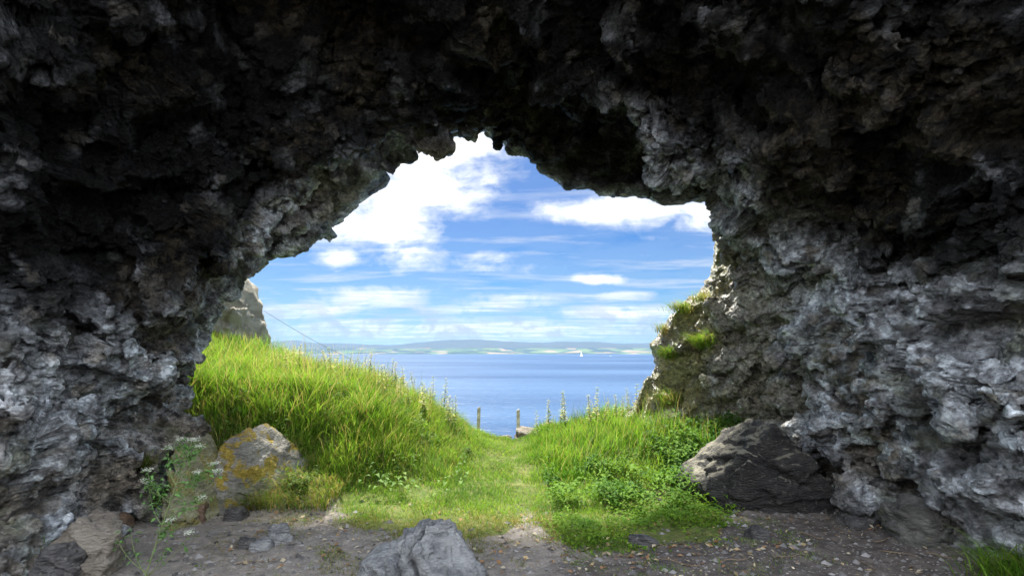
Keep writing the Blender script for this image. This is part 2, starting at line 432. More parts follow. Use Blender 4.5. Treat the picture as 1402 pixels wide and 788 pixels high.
# soften normals so the displacement does not fold at creases
for _ in range(6):
    N[:, 1:-1] = (N[:, :-2] + N[:, 1:-1] * 2 + N[:, 2:]); N[1:-1] = N[:-2] + 2 * N[1:-1] + N[2:]
    N /= np.linalg.norm(N, axis=2)[:, :, None] + 1e-9
p = G.reshape(-1, 3).astype(np.float64); nn = N.reshape(-1, 3)
VV = np.repeat(vv, NU); UU = np.tile(uu, NV)
att = np.where(VV >= 0, smooth(VV / 1.0) * .85 + .15, smooth(-VV / 1.2) * .85 + .15)
rot = lambda q, a, b: np.stack([q[:, 0] * math.cos(a) - q[:, 2] * math.sin(a), q[:, 1] * math.cos(b) - (q[:, 0] * math.sin(a) + q[:, 2] * math.cos(a)) * math.sin(b),
                                q[:, 1] * math.sin(b) + (q[:, 0] * math.sin(a) + q[:, 2] * math.cos(a)) * math.cos(b)], -1)
def bed(q, seed, amp):
    return rot(q + np.stack([perlin(q, .7, seed), perlin(q, .7, seed + 1), perlin(q, .7, seed + 2)], -1) * amp, R(-28), R(20))
def fresh(q, k=1):
    n = normals(q.reshape(NV, NU, 3).astype(np.float32))
    if (n * N).sum() < 0: n = -n
    for _ in range(k):
        n[:, 1:-1] = n[:, :-2] + n[:, 1:-1] * 2 + n[:, 2:]; n[1:-1] = n[:-2] + 2 * n[1:-1] + n[2:]
    n = n + .35 * N
    n /= np.linalg.norm(n, axis=2)[:, :, None] + 1e-9
    return n.reshape(-1, 3)
# the big sculpted ribs of the roof and walls, and how far each point lies from them
_g = p - np.array([0, 0, EYE]); _gd = np.maximum(_g[:, 1] * cP + _g[:, 2] * sP, .5)
gxp = CX + F * _g[:, 0] / _gd; gyp = CY - F * (_g[:, 2] * cP - _g[:, 1] * sP) / _gd
def rib(line, wid, under):
    best = np.full(len(p), 1e9); 
    for (x0, y0), (x1, y1) in zip(line[:-1], line[1:]):
        L2 = (x1 - x0) ** 2 + (y1 - y0) ** 2; t = np.clip(((gxp - x0) * (x1 - x0) + (gyp - y0) * (y1 - y0)) / L2, 0, 1)
        sd = ((gxp - x0) * (y1 - y0) - (gyp - y0) * (x1 - x0)) / math.sqrt(L2)
        d = np.hypot(gxp - x0 - t * (x1 - x0), gyp - y0 - t * (y1 - y0)) * np.where(sd * under > 0, 1.7, 1.)
        best = np.minimum(best, d)
    return np.where((VV > -.2) & (VV < 5.2), np.exp(-(best * _gd / F / wid) ** 2), 0).astype(np.float32)
wob = perlin(p, .5, 48) * 22
gxp = gxp + wob; gyp = gyp + perlin(p, .5, 49) * 22
ribA = rib([(725, -60), (748, 40), (785, 112), (850, 132), (905, 180), (955, 240), (1010, 300), (1090, 345), (1180, 398), (1260, 450), (1400, 560)], .17, 1)
ribB = rib([(850, -40), (870, 95), (915, 185)], .10, 1)
ribC = rib([(1090, 345), (1200, 380), (1330, 395), (1440, 420)], .12, -1)
ribD = rib([(250, 560), (270, 450), (345, 345), (385, 295), (410, 262), (470, 205), (560, 160), (640, 140)], .10, -1)
ribE = rib([(-40, 640), (90, 640), (190, 610), (240, 575)], .14, 1)
st = bed(p, 1, .08) * np.array([.80, 1., 1.15])
d1 = facet(st, 1.1, 31, 45, .45, 1.1); d2 = facet(st, .50, 32, 45, .35, 1.2); k2 = facet(st, .50, 32, 60, border=True)
rg = 1 - np.abs(perlin(st, .55, 44)) * 2.4
crk = smooth(perlin(p, .8, 46) * 2.2 + .45); crk2 = smooth(perlin(p, .45, 47) * 2.2 + .4)
ctl = np.where(UU < .25, smooth(VV / 2.2) * .85 + .15, att)
disp = ctl * (.32 * d1 + .25 * perlin(p, 1.5, 41)) + (att * .6 + .4) * (.31 * d2 + .09 * np.maximum(rg, 0) ** 3) - att * .16 * np.clip(k2, 0, 1) ** 1.5 * crk - .05 - .07 * np.exp(-VV ** 2 * 6)
corner = 1 - .75 * smooth((UU - .69) / .03) * smooth((.87 - UU) / .04) * smooth(1.6 - VV * .8)
ribA *= smooth((VV - .6) / 1.2); ribD *= smooth(VV / .8)
disp = disp + .27 * ribA + .15 * ribB + .17 * ribC + .12 * ribD + .15 * ribE
disp *= np.where(VV < 0, .8, 1.) * corner
q1 = p + nn * disp[:, None]; n1 = fresh(q1, 5)
s1 = bed(q1, 5, .02)
s1 = s1 * np.array([.75, 1., 1.2])
d3 = facet(s1, .29, 33, 45, .35, 1.25); k3 = facet(s1, .29, 33, 45, border=True); rg2 = 1 - np.abs(perlin(s1, .22, 45)) * 2.4
rough = .30 + .62 * smooth(perlin(p, 1.0, 50) * 1.8 + .5)      # broad sheared faces between the shattered patches
e1 = rough * (.3 + .7 * att) * (.155 * d3 + .04 * np.maximum(rg2, 0) ** 3) - att ** 1.5 * .10 * np.clip(k3, 0, 1) ** 1.3 * crk2
q2 = q1 + n1 * e1[:, None]; n2 = fresh(q2, 2)
s2 = bed(q2, 5, .02)
s2 = s2 * np.array([.75, 1., 1.2])
d4 = facet(s2, .13, 34, 45, .35, 1.25); k4 = facet(s2, .13, 34, 36, border=True); d5 = facet(s2, .058, 35, 40, .35, 1.2)
e2 = rough * (.25 + .75 * att) * (.070 * d4 + .030 * d5) - att * .03 * np.clip(k4, 0, 1)
pd = q2 + n2 * e2[:, None]
st = bed(pd, 1, .08); st2 = bed(pd, 5, .02)          # the rock's colours are laid out on the finished surface
idx = np.arange(NU * NV).reshape(NV, NU)
q = np.stack([idx[:-1, :-1], idx[:-1, 1:], idx[1:, 1:], idx[1:, :-1]], -1).reshape(-1, 4)
me = mesh('cave', pd, quads=q)
# roof shade and lit ridge bands painted into the colour; pale patches, outcrop lichen
soffit_shade = smooth((UU - .57) / .02) * smooth((.765 - UU) / .02)
roof_shade = smooth((pd[:, 2] - 1.5 + .35 * smooth(-pd[:, 0] / 2) - .3 * np.clip(pd[:, 1] - 4, 0, 4) + perlin(pd, 1.1, 71) * 1.2) / 1.3) * smooth((VV - .75 + .9 * soffit_shade) / .5)  # shade of roof, soffit and upper walls painted as near-black colour
def lerp(c, f, col): return c + (np.asarray(col, np.float32) - c) * np.clip(f, 0, 1)[:, None]
m1 = fbm(st, 1.1, 3, 81); m2 = fbm(st, .33, 4, 82); m3 = fbm(st2, .1, 3, 83); m4 = fbm(st, .5, 3, 84)
c = lerp(np.full((len(p), 3), (.17, .172, .172), np.float32), smooth((m2 + .25) / .5), (.52, .55, .57))
c = lerp(c, .75 * smooth((m1 + .02) / .3), (.19, .155, .105))
c = lerp(c, .55 * smooth((m4 - .12) / .25), (.13, .15, .075))
c = lerp(c, smooth(perlin(pd, .9, 73) * 1.6 + .3) * smooth((m3 + .1) / .3) * .75 * (1 - roof_shade), (.64, .73, .78))
lit_band = smooth(1 - np.abs(VV - 2.1 + .5 * perlin(pd, .6, 98)) / .95) * smooth((UU - .735) / .03) * smooth((.93 - UU) / .06) + .8 * smooth(1 - np.abs(VV - 1.0) / .45) * smooth((UU - .25) / .04) * smooth((.46 - UU) / .05)  # highlights along the crest and left lip, painted as paler rock
lit_band = np.clip(.8 * lit_band + ribA * smooth((gxp - 780) / 150) + .9 * ribD * smooth((520 - gxp) / 80) + .6 * ribC, 0, 1)
c = lerp(c, lit_band * smooth((m3 + .25) / .35) * .7, (.62, .68, .71)); roof_shade = roof_shade * (1 - .75 * np.clip(lit_band, 0, 1))
sh1 = facet(st2, .24, 95, 90, 1., 0.); sh2 = facet(st2, .10, 96, 90, 1., 0.)
c = c * np.clip(1.12 + .45 * sh1 + .7 * sh2 + .45 * facet(st2, .05, 97, 90, 1., 0.), .16, 2.2)[:, None]
c = lerp(c, roof_shade * (.98 - .16 * smooth((m2 - .15) / .25)), (.009, .0088, .0085))
c = lerp(c, roof_shade * smooth((m1 - .05) / .2) * .6 * smooth((m3 + .15) / .3), (.085, .070, .044))
fl = facet(st2, .16, 91, 80, 1.0, 0.)
c = lerp(c, smooth((fl - .8) / .1) * (.7 - .5 * roof_shade), (.36, .33, .27))
c = lerp(c, smooth((UU - .765) / .02) * smooth((pd[:, 1] - 6.8 + perlin(pd, .8, 72) * .8) / 1.0) * smooth((m2 + .2) / .2) * .85, (.33, .30, .16))
c = lerp(c, smooth((UU - .765) / .02) * smooth((pd[:, 1] - 7.4) / .6) * smooth((m4 + .02) / .15) * .6, (.36, .27, .08))
c = lerp(c, .5 * smooth((UU - .77) / .04) * smooth((pd[:, 1] - 5.9) / .8), (.42, .385, .30))
moss_or_lit = smooth((UU - .775) / .03) * smooth((1.15 - VV) / .7) * smooth((VV + .35) / .2)
c = lerp(c, moss_or_lit * smooth((m4 + .18) / .2) * .8, (.23, .235, .075))
c = lerp(c, moss_or_lit * smooth((m2 + .02) / .2) * .5, (.33, .29, .09))
vcol(me, 'Col', c); vfloat(me, 'roof_shade', np.clip(roof_shade, 0, 1))
cave = tag(link('cave', me, M_CAVE), 'dark craggy cave walls and shade-painted roof framing the open mouth', 'cave', kind='structure')
print('cave', len(pd), time.time() - T0)

#@@OBJECTS
# ------------------------------------------------------------------ builders
class MB:
    """collects geometry (with a colour per vertex) for ONE mesh"""
    def __init__(s): s.v = []; s.t = []; s.q = []; s.c = []; s.n = 0
    def add(s, v, tris=None, quads=None, col=(.2, .2, .2)):
        v = np.asarray(v, np.float32).reshape(-1, 3)
        if tris is not None and len(tris): s.t.append(np.asarray(tris, np.int32).reshape(-1, 3) + s.n)
        if quads is not None and len(quads): s.q.append(np.asarray(quads, np.int32).reshape(-1, 4) + s.n)
        c = np.asarray(col, np.float32)
        s.c.append(np.broadcast_to(c, (len(v), 3)) if c.ndim == 1 else c); s.v.append(v); s.n += len(v)
    def tube(s, pts, rad, col=(.2, .2, .2), n=6):
        pts = np.asarray(pts, float); k = len(pts); rad = np.broadcast_to(np.asarray(rad, float), (k,))
        d = np.gradient(pts, axis=0); d /= np.linalg.norm(d, axis=1)[:, None] + 1e-9
        ref = np.array([.3, .9, .1]) if abs(d[0] @ np.array([.3, .9, .1])) < .9 else np.array([1., 0, 0])
        e1 = np.cross(d, ref); e1 /= np.linalg.norm(e1, axis=1)[:, None]; e2 = np.cross(d, e1)
        a = np.linspace(0, 2 * math.pi, n, endpoint=False)
        v = pts[:, None] + rad[:, None, None] * (np.cos(a)[None, :, None] * e1[:, None] + np.sin(a)[None, :, None] * e2[:, None])
        i = np.arange(k * n).reshape(k, n); j = np.roll(i, -1, 1)
        s.add(v.reshape(-1, 3), quads=np.stack([i[:-1], j[:-1], j[1:], i[1:]], -1).reshape(-1, 4), col=col)
    def leaves(s, base, dirs, up, length, width, col, droop=.3):
        """pointed leaves, each folded along its midrib and drooping at the tip"""
        base = np.asarray(base, float); m = len(base)
        d = dirs / (np.linalg.norm(dirs, axis=1)[:, None] + 1e-9)
        side = np.cross(d, up); side /= np.linalg.norm(side, axis=1)[:, None] + 1e-9
        nrm = np.cross(side, d)
        L = np.broadcast_to(length, (m,))[:, None]; W = np.broadcast_to(width, (m,))[:, None]
        mid = base + d * L * .45 + nrm * L * .06; tip = base + d * L - nrm * L * droop
        l = mid + side * W * .5 + nrm * W * .18; r = mid - side * W * .5 + nrm * W * .18
        v = np.stack([base, l, tip, r, mid], 1).reshape(-1, 3)
        o = (np.arange(m) * 5)[:, None, None]
        t = np.array([[0, 4, 1], [1, 4, 2], [2, 4, 3], [3, 4, 0]])[None] + o
        s.add(v, tris=t.reshape(-1, 3), col=np.repeat(np.broadcast_to(col, (m, 3)), 5, 0))
    def blades(s, base, h, az, bend, width, col, tipcol=None):
        base = np.asarray(base, float); m = len(base)
        ld = np.stack([np.cos(az), np.sin(az), 0 * az], -1); sd = np.stack([-np.sin(az), np.cos(az), 0 * az], -1)
        tw = rng.uniform(-1, 1, m)[:, None]; sd = sd * np.sqrt(1 - .6 * tw * tw) + ld * tw * .7
        vs = []; cs = []
        for t, wf in ((0, 1.), (.35, .95), (.7, .65), (1., 0)):
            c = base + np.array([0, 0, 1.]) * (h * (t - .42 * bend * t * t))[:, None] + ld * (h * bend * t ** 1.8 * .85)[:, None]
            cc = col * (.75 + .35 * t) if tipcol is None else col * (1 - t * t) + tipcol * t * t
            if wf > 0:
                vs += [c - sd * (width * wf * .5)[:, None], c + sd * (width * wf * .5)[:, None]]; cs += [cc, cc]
            else: vs += [c]; cs += [cc]
        v = np.stack(vs, 1).reshape(-1, 3); cc = np.stack(cs, 1).reshape(-1, 3)
        o = (np.arange(m) * 7)[:, None, None]
        t = np.array([[0, 1, 3], [0, 3, 2], [2, 3, 5], [2, 5, 4], [4, 5, 6]])[None] + o
        s.add(v, tris=t.reshape(-1, 3), col=cc)
    def build(s, name, mat, parent=None, shade=True):
        me = mesh(name, np.concatenate(s.v), tris=np.concatenate(s.t) if s.t else None, quads=np.concatenate(s.q) if s.q else None, shade=shade)
        vcol(me, 'Col', np.concatenate(s.c))
        return link(name, me, mat, parent)

def at_ground(px, py):
    d = P(px, py, 1.0) - np.array([0, 0, EYE])
    t = np.linspace(2.5, 16, 2700); q = np.array([0, 0, EYE]) + t[:, None] * d
    hit = np.nonzero(q[:, 2] <= zg(q[:, 0], q[:, 1]))[0]
    q = q[hit[0]] if len(hit) else q[-1]
    return np.array([q[0], q[1], float(zs(np.array([q[0]]), np.array([q[1]]))[0])])

# project the finished cave surface once, so things can be set on it
_f = pd - np.array([0, 0, EYE]); _dep = _f[:, 1] * cP + _f[:, 2] * sP; _ok = (_dep > 1) & (VV > -.6)
_px = CX + F * _f[:, 0] / np.where(_ok, _dep, 1e9); _py = CY - F * (_f[:, 2] * cP - _f[:, 1] * sP) / np.where(_ok, _dep, 1e9)
def cave_at(px, py, r=5):
    near = np.nonzero(_ok & (np.abs(_px - px) < r) & (np.abs(_py - py) < r))[0]
    return pd[near[np.argmin(_dep[near])]] if len(near) else P(px, py, 8.5)

import bmesh
def _ico(sub):
    bm = bmesh.new(); bmesh.ops.create_icosphere(bm, subdivisions=sub, radius=1)
    v = np.array([x.co[:] for x in bm.verts]); f = np.array([[x.index for x in y.verts] for y in bm.faces]); bm.free()
    return v / np.linalg.norm(v, axis=1)[:, None], f
ICO = {i: _ico(i) for i in (2, 4, 5, 6)}
def rock_mesh(name, planes, sub=5, seed=0, k=16, cell=.3, amp=.12, strata=(1, 1, 1.8), tilt=(20, 15), cracks=(), steps=()):
    d, f = ICO[sub]
    acc = np.zeros(len(d))
    for n, h in planes:
        n = np.array(n, float); n /= np.linalg.norm(n)
        acc += (np.maximum(d @ n, 1e-4) / h) ** k
    v = d * (acc ** (-1 / k))[:, None]
    q = rot(v, R(tilt[0]), R(tilt[1])) * np.array(strata) + seed * 7.3
    q = q + np.stack([perlin(q, cell, 1), perlin(q, cell, 2), perlin(q, cell, 3)], -1) * cell * .3
    e = amp * (facet(q, cell, seed, 45) + .45 * facet(q, cell * .45, seed + 1, 50) + .2 * facet(q, cell * .2, seed + 2, 50))
    for n, c0, dep, wd_ in cracks:
        n = np.array(n, float); n /= np.linalg.norm(n)
        e -= dep * np.exp(-((v @ n - c0 + .02 * perlin(v, .15, 9)) / wd_) ** 2)
    for n, c0, dl in steps:
        n = np.array(n, float); n /= np.linalg.norm(n)
        e += dl * smooth((v @ n - c0) / .012)
    v = v + d * e[:, None]
    return mesh(name, v, tris=f)
def box_planes(x, y, z, seed, extra=5, j=.25):
    g = np.random.default_rng(seed)
    pl = [((1, g.uniform(-j, j), g.uniform(-j, j)), x), ((-1, g.uniform(-j, j), g.uniform(-j, j)), x), ((g.uniform(-j, j), 1, g.uniform(-j, j)), y), ((g.uniform(-j, j), -1, g.uniform(-j, j)), y),
          ((g.uniform(-j, j), g.uniform(-j, j), 1), z), ((0, 0, -1), z)]
    for _ in range(extra):
        n = g.normal(size=3); n /= np.linalg.norm(n); n[2] = abs(n[2])
        pl.append((n, (abs(n[0]) * x + abs(n[1]) * y + abs(n[2]) * z) * g.uniform(.62, .8)))
    return pl

# ------------------------------------------------------------------ boulders
def boulder(name, planes, loc, mat, label, rotz=0, lean=0, **kw):
    o = link(name, rock_mesh(name, planes, **kw), mat); o.location = tuple(map(float, loc)); o.rotation_euler = (0, lean, rotz)
    return tag(o, label, 'boulder' if name == 'boulder' else 'rock')
m_dark = boulder_material('dark_boulder_rock', (.018, .017, .017), (.06, .057, .053), 0, moss_or_lit=.9, pale=(.30, .29, .24))
m_lich = boulder_material('lichen_boulder_rock', (.17, .165, .145), (.38, .365, .315), .56, lcol=(.46, .34, .05), pale=(.52, .50, .43))
m_slab = boulder_material('mossy_slab_rock', (.17, .17, .10), (.42, .41, .25), .60, lcol=(.36, .32, .10), moss_or_lit=.5)
m_grey = boulder_material('grey_slate_rock', (.15, .155, .16), (.40, .41, .405), 0, pale=(.52, .54, .52), scale=5)
m_tan = boulder_material('tan_stone_rock', (.17, .145, .11), (.36, .32, .26), 0)
m_rust = boulder_material('rusty_stone_rock', (.12, .075, .05), (.27, .18, .12), 0)
m_stone = boulder_material('dark_stone_rock', (.045, .043, .043), (.15, .145, .14), 0)
m_stack = boulder_material('pale_stack_rock', (.25, .23, .17), (.48, .45, .36), 0, scale=1.4)
m_wallrock = boulder_material('wall_foot_rock', (.07, .07, .06), (.22, .215, .19), .25, lcol=(.22, .22, .10))

b = at_ground(1045, 700)
boulder('boulder', [((-.22, -1, -.12), .32), ((-.70, -.45, .55), .60), ((-.64, .05, .76), .38), ((-.95, -.2, -.1), .66), ((.74, -.1, .66), .40), ((1, -.1, .1), .56), ((0, 0, 1), .56), ((0, 1, .2), .6), ((0, 0, -1), .6)],
        b + np.array([.12, .24, .36]), m_dark, 'large dark boulder with pale ridge against the right cave wall', sub=6, seed=3, cell=.5, amp=.085, k=22)
b = at_ground(352, 695)
boulder('boulder', [((.1, -.85, .35), .36), ((-.9, -.4, .05), .20), ((.85, -.45, .3), .31), ((-.1, -.1, 1), .52), ((.7, 0, .75), .46), ((0, 1, .1), .5), ((-.5, .0, .85), .42), ((0, 0, -1), .6), ((.55, -.5, .65), .42)],
        b + np.array([-.34, .20, .25]), m_lich, 'blocky grey boulder blotched with orange lichen under the left bank', sub=6, seed=8, cell=.42, amp=.05, k=30, cracks=[((.9, .1, .35), -.10, .17, .02), ((.2, .3, 1), -.16, .05, .012)])
b = at_ground(298, 706)
boulder('boulder', [((.97, -.12, .2), .08), ((-.97, -.10, .18), .10), ((-.2, -.85, .45), .24), ((0, 0, 1), .56), ((0, 1, 0), .45), ((.3, .1, .95), .52), ((.0, 0, -1), .6), ((-1, 0, 0), .22)],
        b + np.array([-.24, -.10, .26]), m_slab, 'yellow-green mossy slab leaning beside the lichen boulder', rotz=R(-8), lean=R(-20), sub=6, seed=12, cell=.36, amp=.06, k=30, cracks=[((.9, -.1, .3), .02, .09, .02)])
b = at_ground(578, 808)
boulder('boulder', [((-.56, -.15, .81), .25), ((.48, -.45, .75), .25), ((.05, .35, 1), .29), ((1, -.1, .25), .40), ((-1, -.1, .2), .46), ((-.1, -1, .35), .30), ((0, 1, .3), .30), ((0, 0, -1), .3), ((.8, .2, .6), .32)],
        b + np.array([0., .12, .065]), m_grey, 'grey slaty boulder poking from the path in the centre', sub=6, seed=21, cell=.34, amp=.05, k=60, strata=(.8, 1, 1.6), tilt=(48, 10),
        cracks=[((.86, -.25, .45), -.02, .17, .018), ((.80, -.35, .5), .13, .13, .014), ((-.35, .8, .5), .10, .05, .012), ((.9, .1, .4), -.22, .14, .015)], steps=[((.86, -.25, .45), -.02, .035), ((.8, -.35, .5), .13, -.03)])
sw = lambda px, dep: px / F * dep
def stone(px, py, wpx, hpx, mat, label, seed, name='stone', dpt=.8, sink=.25, rz=0, sub=4, **kw):
    g = at_ground(px, py); w = sw(wpx, g[1]) / 2; h = sw(hpx, g[1]) / 2
    kw.setdefault('cell', w * 1.1); kw.setdefault('amp', min(w, h) * .32)
    o = link(name, rock_mesh(name, box_planes(w, w * dpt, h * (1 + sink), seed), sub=sub, seed=seed, **kw), mat)
    o.location = (float(g[0]), float(g[1] + w * dpt * .6), float(g[2] + h * (1 - sink))); o.rotation_euler = (0, 0, rz)
    return tag(o, label, 'stone')
stone(108, 782, 74, 52, m_tan, 'pale tan stone at the foot of the left cave wall', 31, sub=5)
stone(72, 792, 44, 36, m_stone, 'dark stone beside the pale tan stone at lower left', 32, sub=5)
stone(150, 722, 34, 20, m_rust, 'rusty orange-brown stone on the left floor', 33)
stone(381, 742, 30, 24, m_grey, 'thin slate flake standing on edge near the lichen boulder', 34, dpt=.35, rz=R(35))
stone(336, 748, 22, 10, m_stone, 'small dark pebble left of the standing slate flake', 35)
stone(357, 750, 24, 10, m_grey, 'small grey pebble in front of the standing slate flake', 36)
stone(1186, 722, 62, 13, m_stone, 'flat dark slab lying at the right wall foot', 37, dpt=.7, sub=5)
stone(1286, 742, 82, 48, m_wallrock, 'rounded grey rock bulging from the right wall foot', 38, sub=5)
stone(1040, 736, 24, 15, m_stone, 'small dark stone in front of the large dark boulder', 39)
stone(882, 745, 34, 11, m_stone, 'flat dark stone under the leafy edge of the grass', 40)
stone(262, 712, 30, 18, m_rust, 'reddish-brown stone tucked under the mossy slab', 41)
stone(232, 708, 46, 26, m_stone, 'dark rubble stone between left wall and mossy slab', 42)
stone(205, 716, 34, 18, m_wallrock, 'small grey rubble stone near the flowering plant', 43)
stone(318, 712, 24, 14, m_stone, 'dark stone wedged below the crack in the left boulders', 44)
for i, (px, py, w, h, lb) in enumerate([(722, 603, 46, 22, 'pale grey rock beside the fence post at the path end'), (748, 596, 34, 20, 'pale rock half hidden by grass right of the fence post'), (690, 603, 26, 9, 'small pale rock left of the fence post on the brink')]):
    g = P(px, py, 10.1); w, h = sw(w, 10.1) / 2, sw(h, 10.1) / 2
    o = link('stone', rock_mesh('stone', box_planes(w * .8, w * .7, h * 1.4, 50 + i), sub=4, seed=50 + i, cell=w, amp=h * .4), m_tan)
    o.location = (float(g[0]), 10.1, float(max(g[2], zg(g[0], 10.1)) )); tag(o, lb, 'stone')
# the pale stack of rock outside, left
g = P(318, 470, 12.2)
o = link('rock_stack', rock_mesh('rock_stack', [((1, -.1, .06), .80), ((.85, -.1, .5), 1.30), ((.5, -.1, .86), 1.72), ((-.6, 0, .8), 1.75), ((-1, 0, .1), 1.7), ((0, -1, .12), .9), ((0, 1, .1), 1.2), ((0, 0, -1), 2.2), ((.75, -.65, .1), .95), ((-.1, -.6, .8), 1.7)], sub=6, seed=61, cell=.7, amp=.15, k=14), m_stack)
o.location = (float(g[0]) - .80, 12.6, 1.72); tag(o, 'tall pale sunlit rock stack behind the left grassy bank', 'rock')

# ------------------------------------------------------------------ grass and ground cover (nobody could count them: stuff)
def scatter(n, x0, x1, y0, y1, keep):
    x = rng.uniform(x0, x1, n); y = rng.uniform(y0, y1, n)
    m = rng.uniform(0, 1, n) < keep(x, y)
    return x[m], y[m]
def tallness(x, y):
    return .075 + .36 * smooth((-x - .15) / 1.9) * smooth((y - 5.75 - .25 * np.maximum(0, x + 2)) / 1.1) + .27 * smooth((x - .18) / .4) * smooth((y - 6.0) / 1.0)
GREEN = np.array([[.085, .215, .018], [.155, .31, .030], [.24, .38, .055], [.13, .275, .080]])
STRAW = np.array([[.36, .30, .13], [.30, .27, .09], [.42, .36, .20]])
def grass_cols(x, y, straw):
    pnt = np.stack([x, y, 0 * x], -1)
    t = np.clip(.5 + fbm(pnt, .9, 3, 101) * 1.2 + rng.normal(0, .22, len(x)), 0, 1)
    c = GREEN[0] * (1 - t)[:, None] + GREEN[2] * t[:, None]
    c = np.where((rng.uniform(0, 1, len(x)) < .22)[:, None], GREEN[rng.integers(0, 4, len(x))], c)
    s = rng.uniform(0, 1, len(x)) < straw
    c[s] = STRAW[rng.integers(0, 3, s.sum())] * rng.uniform(.7, 1.15, (s.sum(), 1))
    return c * rng.uniform(.8, 1.2, (len(x), 1))
gb = MB()
def sow(n, x0, x1, y0, y1, hmul=1., free=False, wid=.0055, minh=.0, straw=0., keep=None, lean=None, bend=(.25, 1.0)):
    def kp(x, y):
        pnt = np.stack([x, y, 0 * x], -1)
        return (1. if free else ground_mask(x, y)) * np.clip(.72 + 1.1 * fbm(pnt, .45, 3, 111), .12, 1) * (keep(x, y) if keep else 1)
    x, y = scatter(n, x0, x1, y0, y1, kp)
    pnt = np.stack([x, y, 0 * x], -1)
    T = tallness(x, y)
    h = np.maximum(minh, T * hmul * rng.uniform(.45, 1.25, len(x)) * (1 + .7 * perlin(pnt, .5, 121) + .5 * perlin(pnt, 1.4, 122)))
    st = straw + .5 * smooth((-x - 2.0) / .9) * smooth((6.5 - y) / .8) + .55 * smooth((5.6 - y + .35 * perlin(pnt, .6, 7)) / .6) * (x < .4) 
    az = perlin(pnt, .8, 131) * 5 + rng.normal(0, 1.5, len(x)) + (R(-60) if lean is None else lean)
    base = np.stack([x, y, zs(x, y) - .006], -1)
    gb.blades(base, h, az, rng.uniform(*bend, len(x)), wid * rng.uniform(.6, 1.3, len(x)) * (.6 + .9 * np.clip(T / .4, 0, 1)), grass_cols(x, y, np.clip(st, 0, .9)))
tall = lambda x, y: smooth((tallness(x, y) - .09) / .1)
sow(12000, -7.5, -4.5, 7.0, 12.5, keep=tall, straw=.2)
sow(90000, -4.6, -.2, 5.4, 10.8, keep=tall, straw=.09)
sow(24000, -4.4, -.4, 6.2, 10.4, hmul=1.25, keep=tall, straw=.22, bend=(.6, 1.3))
sow(5000, -4.5, -.5, 5.8, 10.4, hmul=1.7, keep=tall, straw=.75, bend=(.2, .9), wid=.0035)
sow(1800, .2, 3.2, 6.2, 10.2, hmul=1.7, keep=tall, straw=.6, bend=(.2, .9), wid=.0035)
sow(42000, .1, 3.4, 5.9, 10.4, keep=tall, straw=.05)
sow(125000, -2.4, 1.0, 4.2, 10.2, hmul=1., minh=.035, wid=.005, straw=.09, keep=lambda x, y: 1 - .8 * tall(x, y), bend=(.2, 1.2))
# thin moss and stray tufts creeping over the bare earth
def stray(x, y):
    pnt = np.stack([x, y, 0 * x], -1)
    near = smooth((y - np.interp(x, [-3, -2, -1, 0, .5, 1, 2.2, 3], [4.2, 3.9, 3.5, 3.6, 3.8, 3.6, 4.0, 4.8])) / .9)
    return smooth((fbm(pnt, .38, 3, 191) + .02) / .2) * (.25 + .75 * near) + .9 * smooth(1.2 - np.hypot((x + 1.9) / .42, (y - 3.8) / .16)) * (perlin(pnt, .12, 3) > -.1)
sow(80000, -2.6, 2.6, 3.4, 5.6, minh=.022, hmul=.5, wid=.0055, straw=.1, keep=stray, bend=(.4, 1.4), free=True)
# dry fringe hanging over the bank above the left boulders
x = rng.uniform(-4.3, -1.9, 3800); y = rng.uniform(5.45, 6.1, 3800)
gb.blades(np.stack([x, y, zg(x, y)], -1), rng.uniform(.22, .5, 3800), rng.normal(-1.5, .45, 3800), rng.uniform(.9, 1.5, 3800), rng.uniform(.003, .006, 3800), grass_cols(x, y, np.full(3800, .5)))
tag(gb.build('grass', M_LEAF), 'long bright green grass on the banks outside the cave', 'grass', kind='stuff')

# strap-leaved clump and nettles near the right outcrop
ub = MB()
x, y = scatter(2600, 1.5, 3.6, 6.0, 8.2, lambda x, y: smooth(1.3 - np.hypot((x - 2.55) / .75, (y - 7.0) / .75)))
n = len(x); c = np.array([.045, .115, .028]) * rng.uniform(.7, 1.5, (n, 1))
ub.blades(np.stack([x, y, zg(x, y)], -1), rng.uniform(.22, .48, n), rng.uniform(0, 6.28, n), rng.uniform(.6, 1.3, n), rng.uniform(.010, .022, n), c)
def leafy(mb, n, x0, x1, y0, y1, keep, zlo, zhi, size, c0, c1):
    x, y = scatter(n, x0, x1, y0, y1, keep); m = len(x)
    pnt = np.stack([x, y, 0 * x], -1)
    hump = np.clip(.5 + 1.3 * fbm(pnt, .42, 3, 141), .05, 1.3)
    z = zs(x, y) + zlo + (zhi - zlo) * hump * rng.uniform(0, 1, m) ** .6
    a = rng.uniform(0, 6.28, m); d = np.stack([np.cos(a), np.sin(a), rng.uniform(-.35, .5, m)], -1)
    L = size * rng.uniform(.6, 1.4, m)
    t = np.clip(.5 + 1.4 * fbm(pnt, .5, 2, 151) + rng.normal(0, .25, m), 0, 1)[:, None]
    mb.leaves(np.stack([x, y, z], -1), d, np.array([0, 0, 1.]) + rng.normal(0, .25, (m, 3)), L, L * rng.uniform(.4, .65, m), np.array(c0) * (1 - t) + np.array(c1) * t)
right_keep = lambda x, y: ground_mask(x, y) * smooth((x - .2) / .35) * np.clip(.55 + 1.8 * fbm(np.stack([x, y, 0 * x], -1), .5, 2, 161), 0, 1)
leafy(ub, 15000, .15, 2.6, 4.3, 5.9, right_keep, .005, .13, .038, (.07, .17, .015), (.18, .30, .03))
leafy(ub, 9000, .4, 2.9, 5.5, 7.2, right_keep, .03, .30, .055, (.06, .15, .018), (.15, .28, .03))
